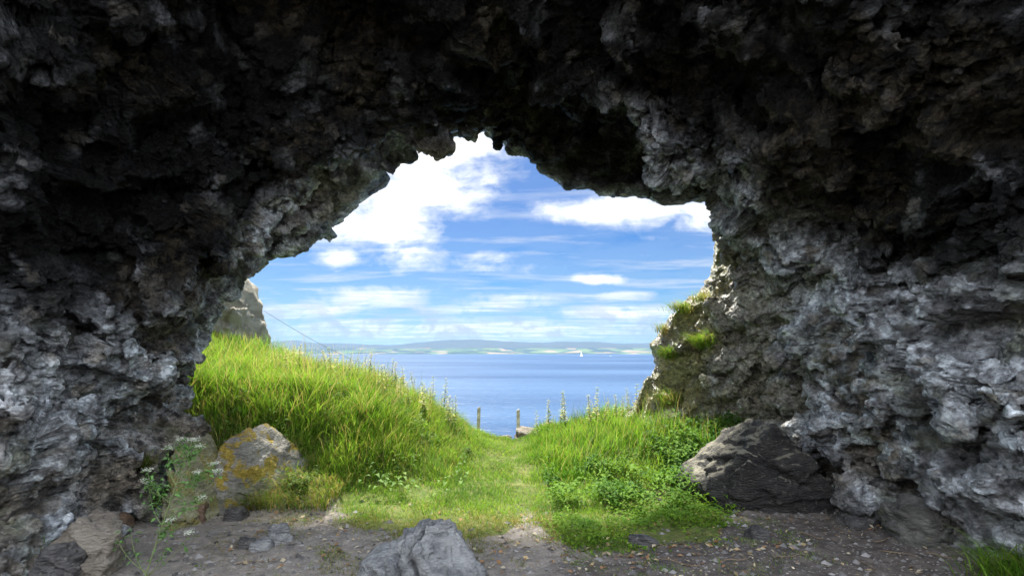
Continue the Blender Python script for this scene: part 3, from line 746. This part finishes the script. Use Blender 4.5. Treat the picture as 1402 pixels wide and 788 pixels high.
leafy(ub, 2600, 1.9, 3.3, 6.2, 7.6, lambda x, y: 1. + 0 * x, .08, .5, .075, (.05, .13, .02), (.13, .25, .04))
leafy(ub, 2600, -3.6, -.5, 5.8, 8.2, lambda x, y: smooth((fbm(np.stack([x, y, 0 * x], -1), .55, 3, 171) - .05) / .15), .08, .36, .07, (.085, .18, .03), (.19, .30, .07))
leafy(ub, 1500, -3.0, .5, 3.4, 5.2, lambda x, y: smooth(fbm(np.stack([x, y, 0 * x], -1), .5, 2, 181) * 4 - .6), .0, .03, .022, (.08, .14, .02), (.18, .22, .05))
tag(ub.build('ground_cover', M_BROAD), 'low leafy weeds spreading along the edge of the earth floor', 'weeds', kind='stuff')

# mossy yellow mat at the lower left of the floor
# fallen leaves and grit on the floor
lb = MB()
x, y = scatter(4200, -2.4, 3.4, 3.4, 6.2, lambda x, y: np.clip(.25 + .9 * smooth(1 - np.hypot((x - 1.0) / 1.9, (y - 4.5) / .8)), 0, 1) * (.3 + .7 * (ground_mask(x, y) < .7)))
m = len(x); a = rng.uniform(0, 6.28, m)
cols = np.array([[.40, .31, .17], [.50, .44, .32], [.28, .16, .08], [.34, .20, .10], [.44, .36, .22]])[rng.integers(0, 5, m)] * rng.uniform(.6, 1.15, (m, 1))
L = rng.uniform(.014, .06, m)
lb.leaves(np.stack([x, y, zs(x, y) + .004 + rng.uniform(0, .012, m)], -1), np.stack([np.cos(a), np.sin(a), rng.uniform(-.1, .35, m)], -1), np.array([0, 0, 1.]) + rng.normal(0, .35, (m, 3)), L, L * rng.uniform(.35, .7, m), cols, droop=-.1)
tag(lb.build('leaf_litter', M_DRY), 'pale fallen dry leaves littering the earth floor', 'leaves', kind='stuff')
gv = MB()
d2_, f2_ = ICO[2]; d2_ = d2_[:, :]
from itertools import count
x, y = scatter(6500, -3.3, 3.9, 3.2, 6.0, lambda x, y: 1 - .85 * ground_mask(x, y))
oct_v = np.array([[1, 0, 0], [0, 1, 0], [-1, 0, 0], [0, -1, 0], [0, 0, 1], [0, 0, -1.]]); oct_f = np.array([[0, 1, 4], [1, 2, 4], [2, 3, 4], [3, 0, 4], [1, 0, 5], [2, 1, 5], [3, 2, 5], [0, 3, 5]])
m = len(x); sz = .003 + .032 * rng.uniform(0, 1, m) ** 5
v = oct_v[None] * sz[:, None, None] * rng.uniform(.5, 1.5, (m, 6, 1)); v[:, :, 2] *= .6
v = v + np.stack([x, y, zs(x, y) + .002], -1)[:, None]
gv.add(v.reshape(-1, 3), tris=(oct_f[None] + (np.arange(m) * 6)[:, None, None]).reshape(-1, 3), col=np.repeat(np.array([.16, .155, .15]) * rng.uniform(.4, 2.1, (m, 1)), 6, 0))
tag(gv.build('gravel', M_DRY, shade=False), 'loose grey grit and stone chips on the cave floor', 'gravel', kind='stuff')

# ------------------------------------------------------------------ twigs
m_twig = simple_mat('twig_bark', (.16, .12, .08), .9)
for i, (px, py, L, a) in enumerate([(1215, 742, .30, .4), (1245, 762, .36, -.6), (990, 752, .22, .9), (1010, 772, .26, .2), (930, 776, .3, 2.6), (1085, 762, .28, .1), (1180, 770, .24, 1.9), (860, 762, .2, -.4), (345, 765, .22, .3), (690, 742, .2, 1.2), (1300, 765, .28, -.5), (1110, 735, .2, 2.2), (735, 700, .2, .8), (720, 690, .17, -.5)]):
    g = at_ground(px, py); tb = MB(); t = np.linspace(-.5, .5, 7)
    pts = np.stack([t * L, .012 * np.sin(t * 9 + i), .006 * np.cos(t * 7 + i)], -1)
    tb.tube(pts, np.linspace(.0055, .0025, 7))
    fork = pts[4] + np.linspace(0, 1, 4)[:, None] * np.array([.06, .05 if i % 2 else -.05, .012]); tb.tube(fork, np.linspace(.003, .0015, 4))
    o = tb.build('twig', m_twig); o.location = (float(g[0]), float(g[1]), float(g[2] + .008)); o.rotation_euler = (0, 0, a)
    tag(o, 'thin dry twig lying on the bare earth floor', 'twig', 'twigs scattered on the earth floor')

# ------------------------------------------------------------------ tall weeds along the crest, against the sea
def weed_proto(name, seed, dense):
    g = np.random.default_rng(seed); H = .8
    r = empty(name, (0, 0, 0)); sb = MB(); hb = MB()
    t = np.linspace(0, 1, 9); bend = g.uniform(-.08, .08, 2)
    pts = np.stack([bend[0] * t ** 2, bend[1] * t ** 2, H * t], -1)
    sb.tube(pts, np.linspace(.005, .002, 9), (.25, .28, .12), 5)
    bs, ds, ls, ws, cs = [], [], [], [], []
    for lv in np.linspace(.38, .99, dense):
        c = np.array([np.interp(lv, t, pts[:, i]) for i in range(3)]); kk = 7
        for a in g.uniform(0, 6.28, kk):
            bs.append(c + g.normal(0, .004, 3)); ds.append((math.cos(a), math.sin(a), g.uniform(.1, .8)))
            ls.append(g.uniform(.018, .05) * (1.25 - .8 * lv)); ws.append(ls[-1] * .5); cs.append(np.array([(.52, .50, .30), (.34, .42, .15), (.58, .56, .46)][g.integers(0, 3)]))
    hb.leaves(np.array(bs), np.array(ds), np.tile([0, 0, 1.], (len(bs), 1)) + g.normal(0, .3, (len(bs), 3)), np.array(ls) * 2.5, np.array(ws) * 1.8, np.array(cs))
    lf = MB(); kk = 9; a = g.uniform(0, 6.28, kk); zl = g.uniform(.1, .5, kk)
    lf.leaves(np.stack([bend[0] * zl ** 2, bend[1] * zl ** 2, zl * H], -1), np.stack([np.cos(a), np.sin(a), g.uniform(.2, .9, kk)], -1), np.tile([0, 0, 1.], (kk, 1)), .12, .035, np.array([.16, .27, .06]))
    sb.build('stem', M_BROAD, r); hb.build('seed_sprays', M_LEAF, r); lf.build('foliage', M_BROAD, r)
    return r
protos = [weed_proto('tall_weed', 200 + i, n) for i, n in enumerate((11, 14, 9, 16))]
spots = []
for i in range(58):
    px = 366 + 262 * ((i + .5 * rng.uniform()) / 58); Yd = rng.uniform(8.2, 9.6)
    spots.append((px, Yd, rng.uniform(.62, .98), 'L'))
for px in (737, 752, 765, 772, 803, 806, 815, 822, 833, 842, 850, 858, 868): spots.append((px, rng.uniform(8.3, 9.1), rng.uniform(.62, 1.0), 'R'))
for i, (px, Yd, sc_, side) in enumerate(spots):
    o = protos[i] if i < 4 else copy_tree(protos[i % 4])
    x = (px - CX) / F * Yd / (cP - sP * (-.13)); o.location = (x, Yd, float(zg(x, Yd)) - .02); o.scale = (sc_,) * 3
    o.rotation_euler = (rng.normal(0, .06), rng.normal(0, .06), rng.uniform(0, 6.28))
    if side == 'L': tag(o, 'tall thin weed with seed clusters on the left grassy crest', 'weed', 'tall weeds along the left crest')
    else: tag(o, 'tall thin weed with seed clusters above the right grassy mound', 'weed', 'tall weeds above the right mound')

# ------------------------------------------------------------------ grass tufts on the rock and at the wall feet
def tuft(loc, n, h, az, spread, bend, label, straw=.2, wid=.006, rad=.08, cat='grass tuft'):
    t = MB(); b = rng.normal(0, rad, (n, 3)) * np.array([1, .6, .35])
    tb = np.zeros(n)
    c = grass_cols(b[:, 0] + loc[0], b[:, 1] + loc[1], np.full(n, straw))
    t.blades(b, h * rng.uniform(.5, 1.2, n), rng.normal(az, spread, n), rng.uniform(bend * .6, bend * 1.3, n), wid * rng.uniform(.6, 1.3, n), c)
    o = t.build('grass_tuft', M_LEAF); o.location = tuple(map(float, loc)); return tag(o, label, cat)
off = np.array([0, -.05, 0])
tuft(cave_at(962, 468) + off, 420, .34, R(200), .7, 1.5, 'long drooping green tuft growing on the right outcrop face', rad=.10)
tuft(cave_at(915, 492) + off, 320, .26, R(200), .9, 1.3, 'bright tuft on the nose of the right outcrop', rad=.09)
tuft(cave_at(957, 408) + off, 220, .22, R(170), 1., 1.0, 'straw-coloured tuft on the upper ledge of the outcrop', .55, rad=.08)
tuft(cave_at(902, 455) + off, 160, .20, R(180), 1., .8, 'wispy dry tuft on the outcrop edge against the sea', .6, rad=.07)
tuft(cave_at(915, 545) + off, 360, .28, R(200), .8, 1.3, 'faded grass tuft at the lower outcrop slope', .45, rad=.14)
tuft(cave_at(935, 425) + off, 420, .20, R(190), .9, 1.1, 'short mossy tuft between the two outcrop ledges', .4, rad=.10)
tuft(at_ground(95, 765), 160, .22, R(-40), 1.2, 1., 'sparse pale green tuft by the tan stone at lower left', .2, .007, .09)
tuft(at_ground(185, 712) + np.array([0, .1, .05]), 130, .24, R(-40), 1.2, 1.1, 'thin grass tuft below the left cave wall', .2, .006, .08)
tuft(at_ground(1396, 790), 500, .28, R(180), 1.2, 1.0, 'lush green tuft in the lower right corner by the wall', .03, .007, .13)
tuft(cave_at(205, 640) + off, 200, .26, R(-70), .6, 1.5, 'hanging straw tuft on the left wall beside the mossy slab', .45, .005, .06)

# ------------------------------------------------------------------ flowering umbellifer at lower left
g = at_ground(198, 790); pl = empty('flowering_plant', g); tag(pl, 'leggy flowering plant with white umbels at the lower left', 'plant')
sb, lf, fl_ = MB(), MB(), MB(); H = sw(170, g[1])
ax = np.array([sw(45, g[1]), .02, H])
gg = np.random.default_rng(5); stemc = (.28, .34, .16)
t = np.linspace(0, 1, 9)[:, None]; main = t * ax * np.array([1, 1, 1]) + np.sin(t * 3) * np.array([-.02, .02, 0])
sb.tube(main, np.linspace(.006, .003, 9), stemc)
tips = []
for (f0, dx, dy, dz) in [(.02, .32, -.05, .30), (.02, .20, -.1, .26), (.03, -.14, 0, .32), (.05, -.20, -.06, .26), (.38, -.14, .03, .28), (.5, .2, .0, .24), (.55, -.15, -.05, .22), (.62, .26, .05, .18), (.68, -.09, .02, .24), (.75, .16, -.04, .2), (.82, .06, .03, .17), (.45, .28, -.03, .12), (.7, .3, 0, .06), (.9, -.05, 0, .1), (.58, -.22, .02, .1), (.25, .12, -.04, .16)]:
    p0 = np.array([np.interp(f0, t[:, 0], main[:, i]) for i in range(3)]); u = np.linspace(0, 1, 6)[:, None]
    pts = p0 + u * np.array([dx, dy, dz]) + np.sin(u * math.pi) * np.array([.02 * np.sign(dx), 0, -.02])
    sb.tube(pts, np.linspace(.0035, .0015, 6), stemc, 5); tips.append((pts[-1], f0))
    for u_ in np.linspace(.35, .95, 5):
        c = p0 + u_ * np.array([dx, dy, dz]); kk = 9 if f0 > .2 else 3
        a = gg.uniform(0, 6.28, kk); b = c + gg.normal(0, .022, (kk, 3))
        lf.leaves(b, np.stack([np.cos(a), np.sin(a), gg.uniform(-.3, .5, kk)], -1), np.tile([0, 0, 1.], (kk, 1)) + gg.normal(0, .3, (kk, 3)), gg.uniform(.024, .06, kk), gg.uniform(.012, .024, kk), np.array([.12, .24, .07]) * gg.uniform(.8, 1.7, (kk, 1)))
for tp, f0 in tips + [(main[-1], 1)]:
    if f0 < .1 and gg.uniform() < .5: continue
    for q_ in range(7):
        a = q_ / 7 * 6.28; e = tp + np.array([math.cos(a) * .022, math.sin(a) * .022, .022]); 
        fl_.tube(np.linspace(tp, e, 2), .0009, (.18, .24, .12), 4)
        kk = 10; b = e + gg.normal(0, .008, (kk, 3)); aa = gg.uniform(0, 6.28, kk)
        fl_.leaves(b, np.stack([np.cos(aa), np.sin(aa), gg.uniform(0, .4, kk)], -1), np.tile([0, 0, 1.], (kk, 1)), .012, .010, np.array([.70, .73, .64]))
sb.build('stem', M_BROAD, pl); lf.build('foliage', M_BROAD, pl); fl_.build('flower_heads', M_DRY, pl)
# a small leafy bush at the foot of the lichen boulder
def bush(px, py, label, n, rad, h, c0, c1, ls):
    g = at_ground(px, py); r = empty('leafy_bush', g); tag(r, label, 'bush'); sb, lf = MB(), MB()
    bs, ds = [], []
    for i in range(14):
        a = rng.uniform(0, 6.28); rr = rad * rng.uniform(.2, 1); e = np.array([math.cos(a) * rr, math.sin(a) * rr * .7, h * rng.uniform(.5, 1.1)])
        u = np.linspace(0, 1, 5)[:, None]; sb.tube(u * e * np.array([1, 1, 1]) ** 1 + np.sin(u * 3.1) * np.array([0, 0, .05]), np.linspace(.004, .0015, 5), (.12, .12, .06), 5)
        for u_ in rng.uniform(.2, 1.0, n // 14): bs.append(u_ * e + np.array([0, 0, math.sin(u_ * 3.1) * .05]) + rng.normal(0, .025, 3))
    bs = np.array(bs); k_ = len(bs); a = rng.uniform(0, 6.28, k_); tt = rng.uniform(0, 1, (k_, 1))
    lf.leaves(bs, np.stack([np.cos(a), np.sin(a), rng.uniform(-.3, .5, k_)], -1), np.tile([0, 0, 1.], (k_, 1)) + rng.normal(0, .3, (k_, 3)), ls * rng.uniform(.6, 1.4, k_), ls * .42, np.array(c0) * (1 - tt) + np.array(c1) * tt)
    sb.build('stem', M_BROAD, r); lf.build('foliage', M_BROAD, r)
bush(408, 690, 'small leafy bush at the foot of the lichen boulder', 420, .24, .30, (.06, .12, .02), (.14, .20, .04), .05)
bush(640, 625, 'low dark leafy clump in the short grass left of the path', 160, .12, .10, (.05, .11, .02), (.12, .20, .04), .04)

# ------------------------------------------------------------------ fence posts, cable, boats
m_wood = simple_mat('weathered_wood', (.62, .59, .50), .9, .3, 12.)
def post(px, ytop, ybase, Yd, w, label, lean):
    top, bot = P(px, ytop, Yd), P(px, ybase, Yd); z0 = float(zg(bot[0], Yd)) - .15; H = float(top[2] - z0); bmk = bmesh.new()
    vs = []
    for z, f in ((0, 1.05), (H * .5, 1.), (H - .03, .96), (H, .7)):
        for (a, b_) in ((-1, -1), (1, -1), (1, 1), (-1, 1)): vs.append(bmk.verts.new((a * w * f / 2 + lean * z, b_ * w * f / 2, z + (.015 * a if z == H else 0))))
    for r_ in range(3):
        for c_ in range(4): bmk.faces.new((vs[r_ * 4 + c_], vs[r_ * 4 + (c_ + 1) % 4], vs[r_ * 4 + 4 + (c_ + 1) % 4], vs[r_ * 4 + 4 + c_]))
    bmk.faces.new(vs[12:16]); bmk.faces.new(vs[3::-1])
    bmesh.ops.bevel(bmk, geom=[e for e in bmk.edges if abs(e.verts[0].co.z - e.verts[1].co.z) > .05], offset=w * .12, segments=2, affect='EDGES')
    me = bpy.data.meshes.new('fence_post'); bmk.to_mesh(me); bmk.free()
    o = link('fence_post', me, m_wood); o.location = (float(bot[0]), Yd, z0); return tag(o, label, 'fence post')
post(654, 557, 590, 11.0, .07, 'weathered fence post half hidden by the left grass slope', .02)
post(709.5, 560, 600, 10.9, .07, 'weathered fence post standing at the end of the path', .0)
post(549, 515, 540, 12.0, .08, 'fence post holding the thin cable behind the left crest', .01)
cb = MB(); A = P(361, 425, 12.2); B = P(549, 519, 12.0); t = np.linspace(0, 1, 24)[:, None]
cb.tube(A * (1 - t) + B * t - np.array([0, 0, .12]) * np.sin(t * math.pi), .0045, (.05, .05, .05))
tag(cb.build('cable', simple_mat('dark_cable', (.05, .05, .05), .6)), 'thin dark cable running down from the pale rock stack', 'cable')
m_sail = simple_mat('white_sail', (.85, .85, .84), .6, .04); m_hull = simple_mat('white_hull', (.75, .76, .78), .4, .05)
def hull_mb(L, W, H):
    mb = MB(); n = 14; rows = []
    for t in np.linspace(0, 1, n):
        w = W * math.sin(math.pi * min(1, .12 + t * .88)) ** .6 * (1 if t < .6 else (1 - (t - .6) / .4 * .92)); x = (t - .5) * L; sh = H * (1 + .25 * (2 * t - 1) ** 2)
        rows.append([(x, -w, sh), (x, -w * .9, H * .35), (x, -w * .4, -H * .3), (x, w * .4, -H * .3), (x, w * .9, H * .35), (x, w, sh)])
    v = np.array(rows).reshape(-1, 3); i = np.arange(n * 6).reshape(n, 6)
    q = np.stack([i[:-1, :-1], i[1:, :-1], i[1:, 1:], i[:-1, 1:]], -1).reshape(-1, 4)
    deck = np.stack([i[:-1, 5], i[1:, 5], i[1:, 0], i[:-1, 0]], -1)
    mb.add(v, quads=np.concatenate([q, deck, [[i[0, 0], i[0, 1], i[0, 4], i[0, 5]], [i[0, 1], i[0, 2], i[0, 3], i[0, 4]]]])); return mb
def sail_mb(a, b, c, belly):
    mb = MB(); a, b, c = map(np.array, (a, b, c)); n = 8; V = []; T = []
    for i in range(n + 1):
        for j in range(n + 1 - i):
            u, w = i / n, j / n; pt = a + (b - a) * u + (c - a) * w; pt = pt + np.array([0, belly * math.sin(math.pi * min(1, u + w)) * (1 - u), 0]); V.append(pt)
    k_ = {}; m_ = 0
    for i in range(n + 1):
        for j in range(n + 1 - i): k_[i, j] = m_; m_ += 1
    for i in range(n):
        for j in range(n - i):
            T.append((k_[i, j], k_[i + 1, j], k_[i, j + 1]))
            if j < n - i - 1: T.append((k_[i + 1, j], k_[i + 1, j + 1], k_[i, j + 1]))
    V = np.array(V); T = np.array(T); m_ = len(V)
    mb.add(np.concatenate([V, V + np.array([0, .05, 0])]), tris=np.concatenate([T, T[:, ::-1] + m_])); return mb
D = (EYE - SEA) / ((487.6 - HZ) / F); g = P(796, 487.6, D)
bt = empty('sailing_yacht', (g[0], D, SEA + .4), R(25)); bt.scale = (.65, .65, .65); tag(bt, 'tiny white sailing yacht out on the blue sea', 'yacht')
hull_mb(15, 2.2, 1.4).build('hull', m_hull, bt)
mm = MB(); mm.tube([(1, 0, 0), (1, 0, 24)], .14); mm.tube([(1, 0, 2.6), (-6.5, 0, 2.6)], .12); mm.build('mast', simple_mat('mast_metal', (.5, .5, .5), .5), bt)
sail_mb((.8, .1, 2.9), (.8, .1, 23.5), (-6.4, .1, 2.9), .8).build('mainsail', m_sail, bt); sail_mb((7, .1, 1.8), (1.3, .1, 19), (.2, .1, 2.2), .8).build('jib', m_sail, bt)
D = (EYE - SEA) / ((487.4 - HZ) / F); g = P(836, 487.4, D)
bt = empty('motor_boat', (g[0], D, SEA + .3), R(10)); bt.scale = (.42, .42, .42); tag(bt, 'tiny white motor boat right of the yacht near the far shore', 'boat')
hull_mb(12, 2., 1.3).build('hull', m_hull, bt)
cbn = MB(); cv = np.array([(x, y, z) for z, s_ in ((1.2, 1), (3.4, .75)) for x, y in ((-3 * s_, -1.3 * s_), (2.6 * s_, -1.3 * s_), (2.6 * s_, 1.3 * s_), (-3 * s_, 1.3 * s_))])
cbn.add(cv, quads=[[0, 1, 5, 4], [1, 2, 6, 5], [2, 3, 7, 6], [3, 0, 4, 7], [4, 5, 6, 7]]); cbn.build('cabin', m_sail, bt, shade=False)
print('objects', time.time() - T0)
#@@LIGHT
# the air: one even, thin haze round everything
hm, hk, ho = material('haze_air')
hv = hk.n('ShaderNodeVolumePrincipled', ins={'Color': (.36, .60, 1., 1), 'Density': 2.1e-5, 'Anisotropy': .2})
hk.link(hv.outputs[0], ho.inputs['Volume'])
HB = [(x, y, z) for z in (-45, 380) for (x, y) in ((-25000, -120), (25000, -120), (25000, 20000), (-25000, 20000))]
tag(link('haze', mesh('haze', HB, quads=[[0, 3, 2, 1], [4, 5, 6, 7], [0, 1, 5, 4], [1, 2, 6, 5], [2, 3, 7, 6], [3, 0, 4, 7]], shade=False), hm), 'thin blue summer haze fading the far shore', 'haze', kind='stuff')
# ------------------------------------------------------------------ camera, sun, sky, air
cd = bpy.data.cameras.new('camera'); cam = bpy.data.objects.new('camera', cd); COL.objects.link(cam)
cd.sensor_width = 36; cd.lens = 36 * F / 1402; cd.clip_end = 100000; cd.clip_start = .02
cam.location = (0, 0, EYE); cam.rotation_euler = (math.pi / 2 + PITCH, 0, 0)
sc.camera = cam

SUN_AZ, SUN_EL = R(-20), R(60)
sl = bpy.data.lights.new('sun', 'SUN'); sl.energy = 5.0; sl.angle = R(6); sl.color = (1, .95, .87)
so = bpy.data.objects.new('sun', sl); COL.objects.link(so)
so.rotation_euler = (math.pi / 2 - SUN_EL, 0, math.pi - SUN_AZ)
so.location = (-5, 12, 30)

wd = bpy.data.worlds.new('World'); sc.world = wd; wd.use_nodes = True
wd.node_tree.nodes.clear(); k = NT(wd.node_tree)
wo = k.n('ShaderNodeOutputWorld')
sky = k.n('ShaderNodeTexSky', sky_type='NISHITA', sun_disc=False, sun_elevation=SUN_EL, sun_rotation=SUN_AZ, air_density=1.0, dust_density=.6, ozone_density=2.5)
dr = k.n('ShaderNodeTexCoord').outputs['Generated']
sx = k.n('ShaderNodeSeparateXYZ', ins={0: dr})
yy = k.m('MAXIMUM', sx.outputs[1], .05)
ua = k.m('DIVIDE', sx.outputs[0], yy); va = k.m('DIVIDE', sx.outputs[2], yy)
zc = k.m('ADD', k.m('MAXIMUM', sx.outputs[2], 0.), .06)
cp = k.n('ShaderNodeCombineXYZ', ins={0: k.m('DIVIDE', sx.outputs[0], zc), 1: k.m('DIVIDE', sx.outputs[1], zc), 2: 0.}).outputs[0]
n_big = k.noise(cp, 1.1, 8, .58, .25)
n_str = k.noise(k.n('ShaderNodeMapping', ins={'Vector': cp, 'Rotation': (0, 0, R(12)), 'Scale': (.55, 1.5, 1), 'Location': (3, 1, 0)}).outputs[0], 1.5, 8, .62, .3)
n_det = k.noise(k.n('ShaderNodeCombineXYZ', ins={0: ua, 1: k.m('MULTIPLY', va, 1.5), 2: 0.}).outputs[0], 13, 8, .62, .35)
# cloud banks (bearing and height as tangents, half-sizes, density)
def pc(px, py):
    v = P(px, py, 1.0); return float(v[0]), float(v[2] - EYE)
banks = [(590, 240, 105, 72, 1.0), (535, 300, 85, 62, 1.0), (480, 290, 130, 62, .85), (560, 350, 56, 30, .85), (462, 350, 42, 18, .85), (650, 195, 60, 36, 1.0), (690, 205, 40, 18, .6), (850, 290, 125, 24, 1.0), (965, 298, 60, 26, .95), (905, 262, 90, 22, .7),
         (668, 358, 62, 20, .62), (725, 367, 30, 12, .6), (663, 297, 34, 14, .45), (822, 382, 48, 10, .85), (520, 402, 130, 20, .7), (700, 413, 95, 16, .8), (855, 405, 70, 10, .7), (905, 326, 40, 7, .45), (860, 350, 45, 6, .55),
         (640, 450, 480, 24, .74), (860, 428, 150, 14, .85), (420, 425, 140, 18, .75), (640, 424, 110, 10, .7), (690, 235, 75, 34, .5), (500, 412, 120, 12, .8)]
cov = None
for (bx, by, hw, hh, dens) in banks:
    u0, v0 = pc(bx, by); du = hw / F * 1.0; dv = hh / F
    ex = k.m('POWER', k.m('DIVIDE', k.m('SUBTRACT', ua, u0), du), 2.); ey = k.m('POWER', k.m('DIVIDE', k.m('SUBTRACT', va, v0), dv), 2.)
    g = k.m('MULTIPLY', k.m('EXPONENT', k.m('MULTIPLY', k.m('ADD', ex, ey), -.75)), dens)
    cov = g if cov is None else k.m('MAXIMUM', cov, g)
front = k.ramp(sx.outputs[1], .0, .25)
cov = k.m('MULTIPLY', cov, front)
wide = k.m('MULTIPLY', k.ramp(n_big, .30, .5), k.m('SUBTRACT', 1., k.m('MULTIPLY', front, .85)))        # cloud over the rest of the sky, thickened out of view as fill light
tex = k.m('ADD', k.m('MULTIPLY', k.m('SUBTRACT', n_det, .5), 1.5), k.m('MULTIPLY', k.m('SUBTRACT', n_str, .5), 1.3))
alpha = k.ramp(k.m('ADD', cov, k.m('MULTIPLY', tex, k.m('ADD', .22, k.m('MULTIPLY', cov, .95)))), .20, .98)
wisp = k.m('MULTIPLY', k.m('MULTIPLY', k.ramp(n_str, .42, .75), k.ramp(va, .5, .1, .45, .75)), front)
puff = k.m('MULTIPLY', k.m('MULTIPLY', k.ramp(n_det, .60, .80), .75), k.m('MULTIPLY', k.ramp(va, .42, .2), front))
alpha = k.m('MAXIMUM', k.m('MAXIMUM', alpha, wide), k.m('MAXIMUM', wisp, puff))
thick = k.ramp(k.m('ADD', cov, k.m('MULTIPLY', tex, .6)), .3, 1.1)
grey = k.m('MULTIPLY', k.ramp(va, .16, .05), k.ramp(n_det, .42, .6))
ccol = k.mix(k.m('MULTIPLY', grey, .85), k.mix(thick, (6.2, 6.7, 7.4), (11., 11., 10.8)), (3.6, 4.4, 6.0))
ccol = k.mix(k.ramp(sx.outputs[1], .1, -.2), ccol, (33, 35, 39.5))      # unseen overbright cloud added behind the camera to fill the cave
skyc = k.mix(1., sky.outputs[0], k.mix(k.ramp(va, .04, .34), (.40, .66, .88), (.15, .45, .84)), 'MULTIPLY')
c = k.mix(alpha, skyc, ccol)
bg = k.n('ShaderNodeBackground', ins={'Color': c, 'Strength': .05})
k.link(bg.outputs[0], wo.inputs[0])

sc.view_settings.view_transform = 'Standard'; sc.view_settings.look = 'None'; sc.view_settings.gamma = 1; sc.view_settings.use_curve_mapping = False
sc.view_settings.exposure = 1.42
cy = sc.cycles
cy.max_bounces = 8; cy.diffuse_bounces = 6; cy.glossy_bounces = 2; cy.transmission_bounces = 6; cy.volume_bounces = 0; cy.transparent_max_bounces = 6
cy.use_denoising = True; cy.sample_clamp_indirect = 8
print('script', time.time() - T0)
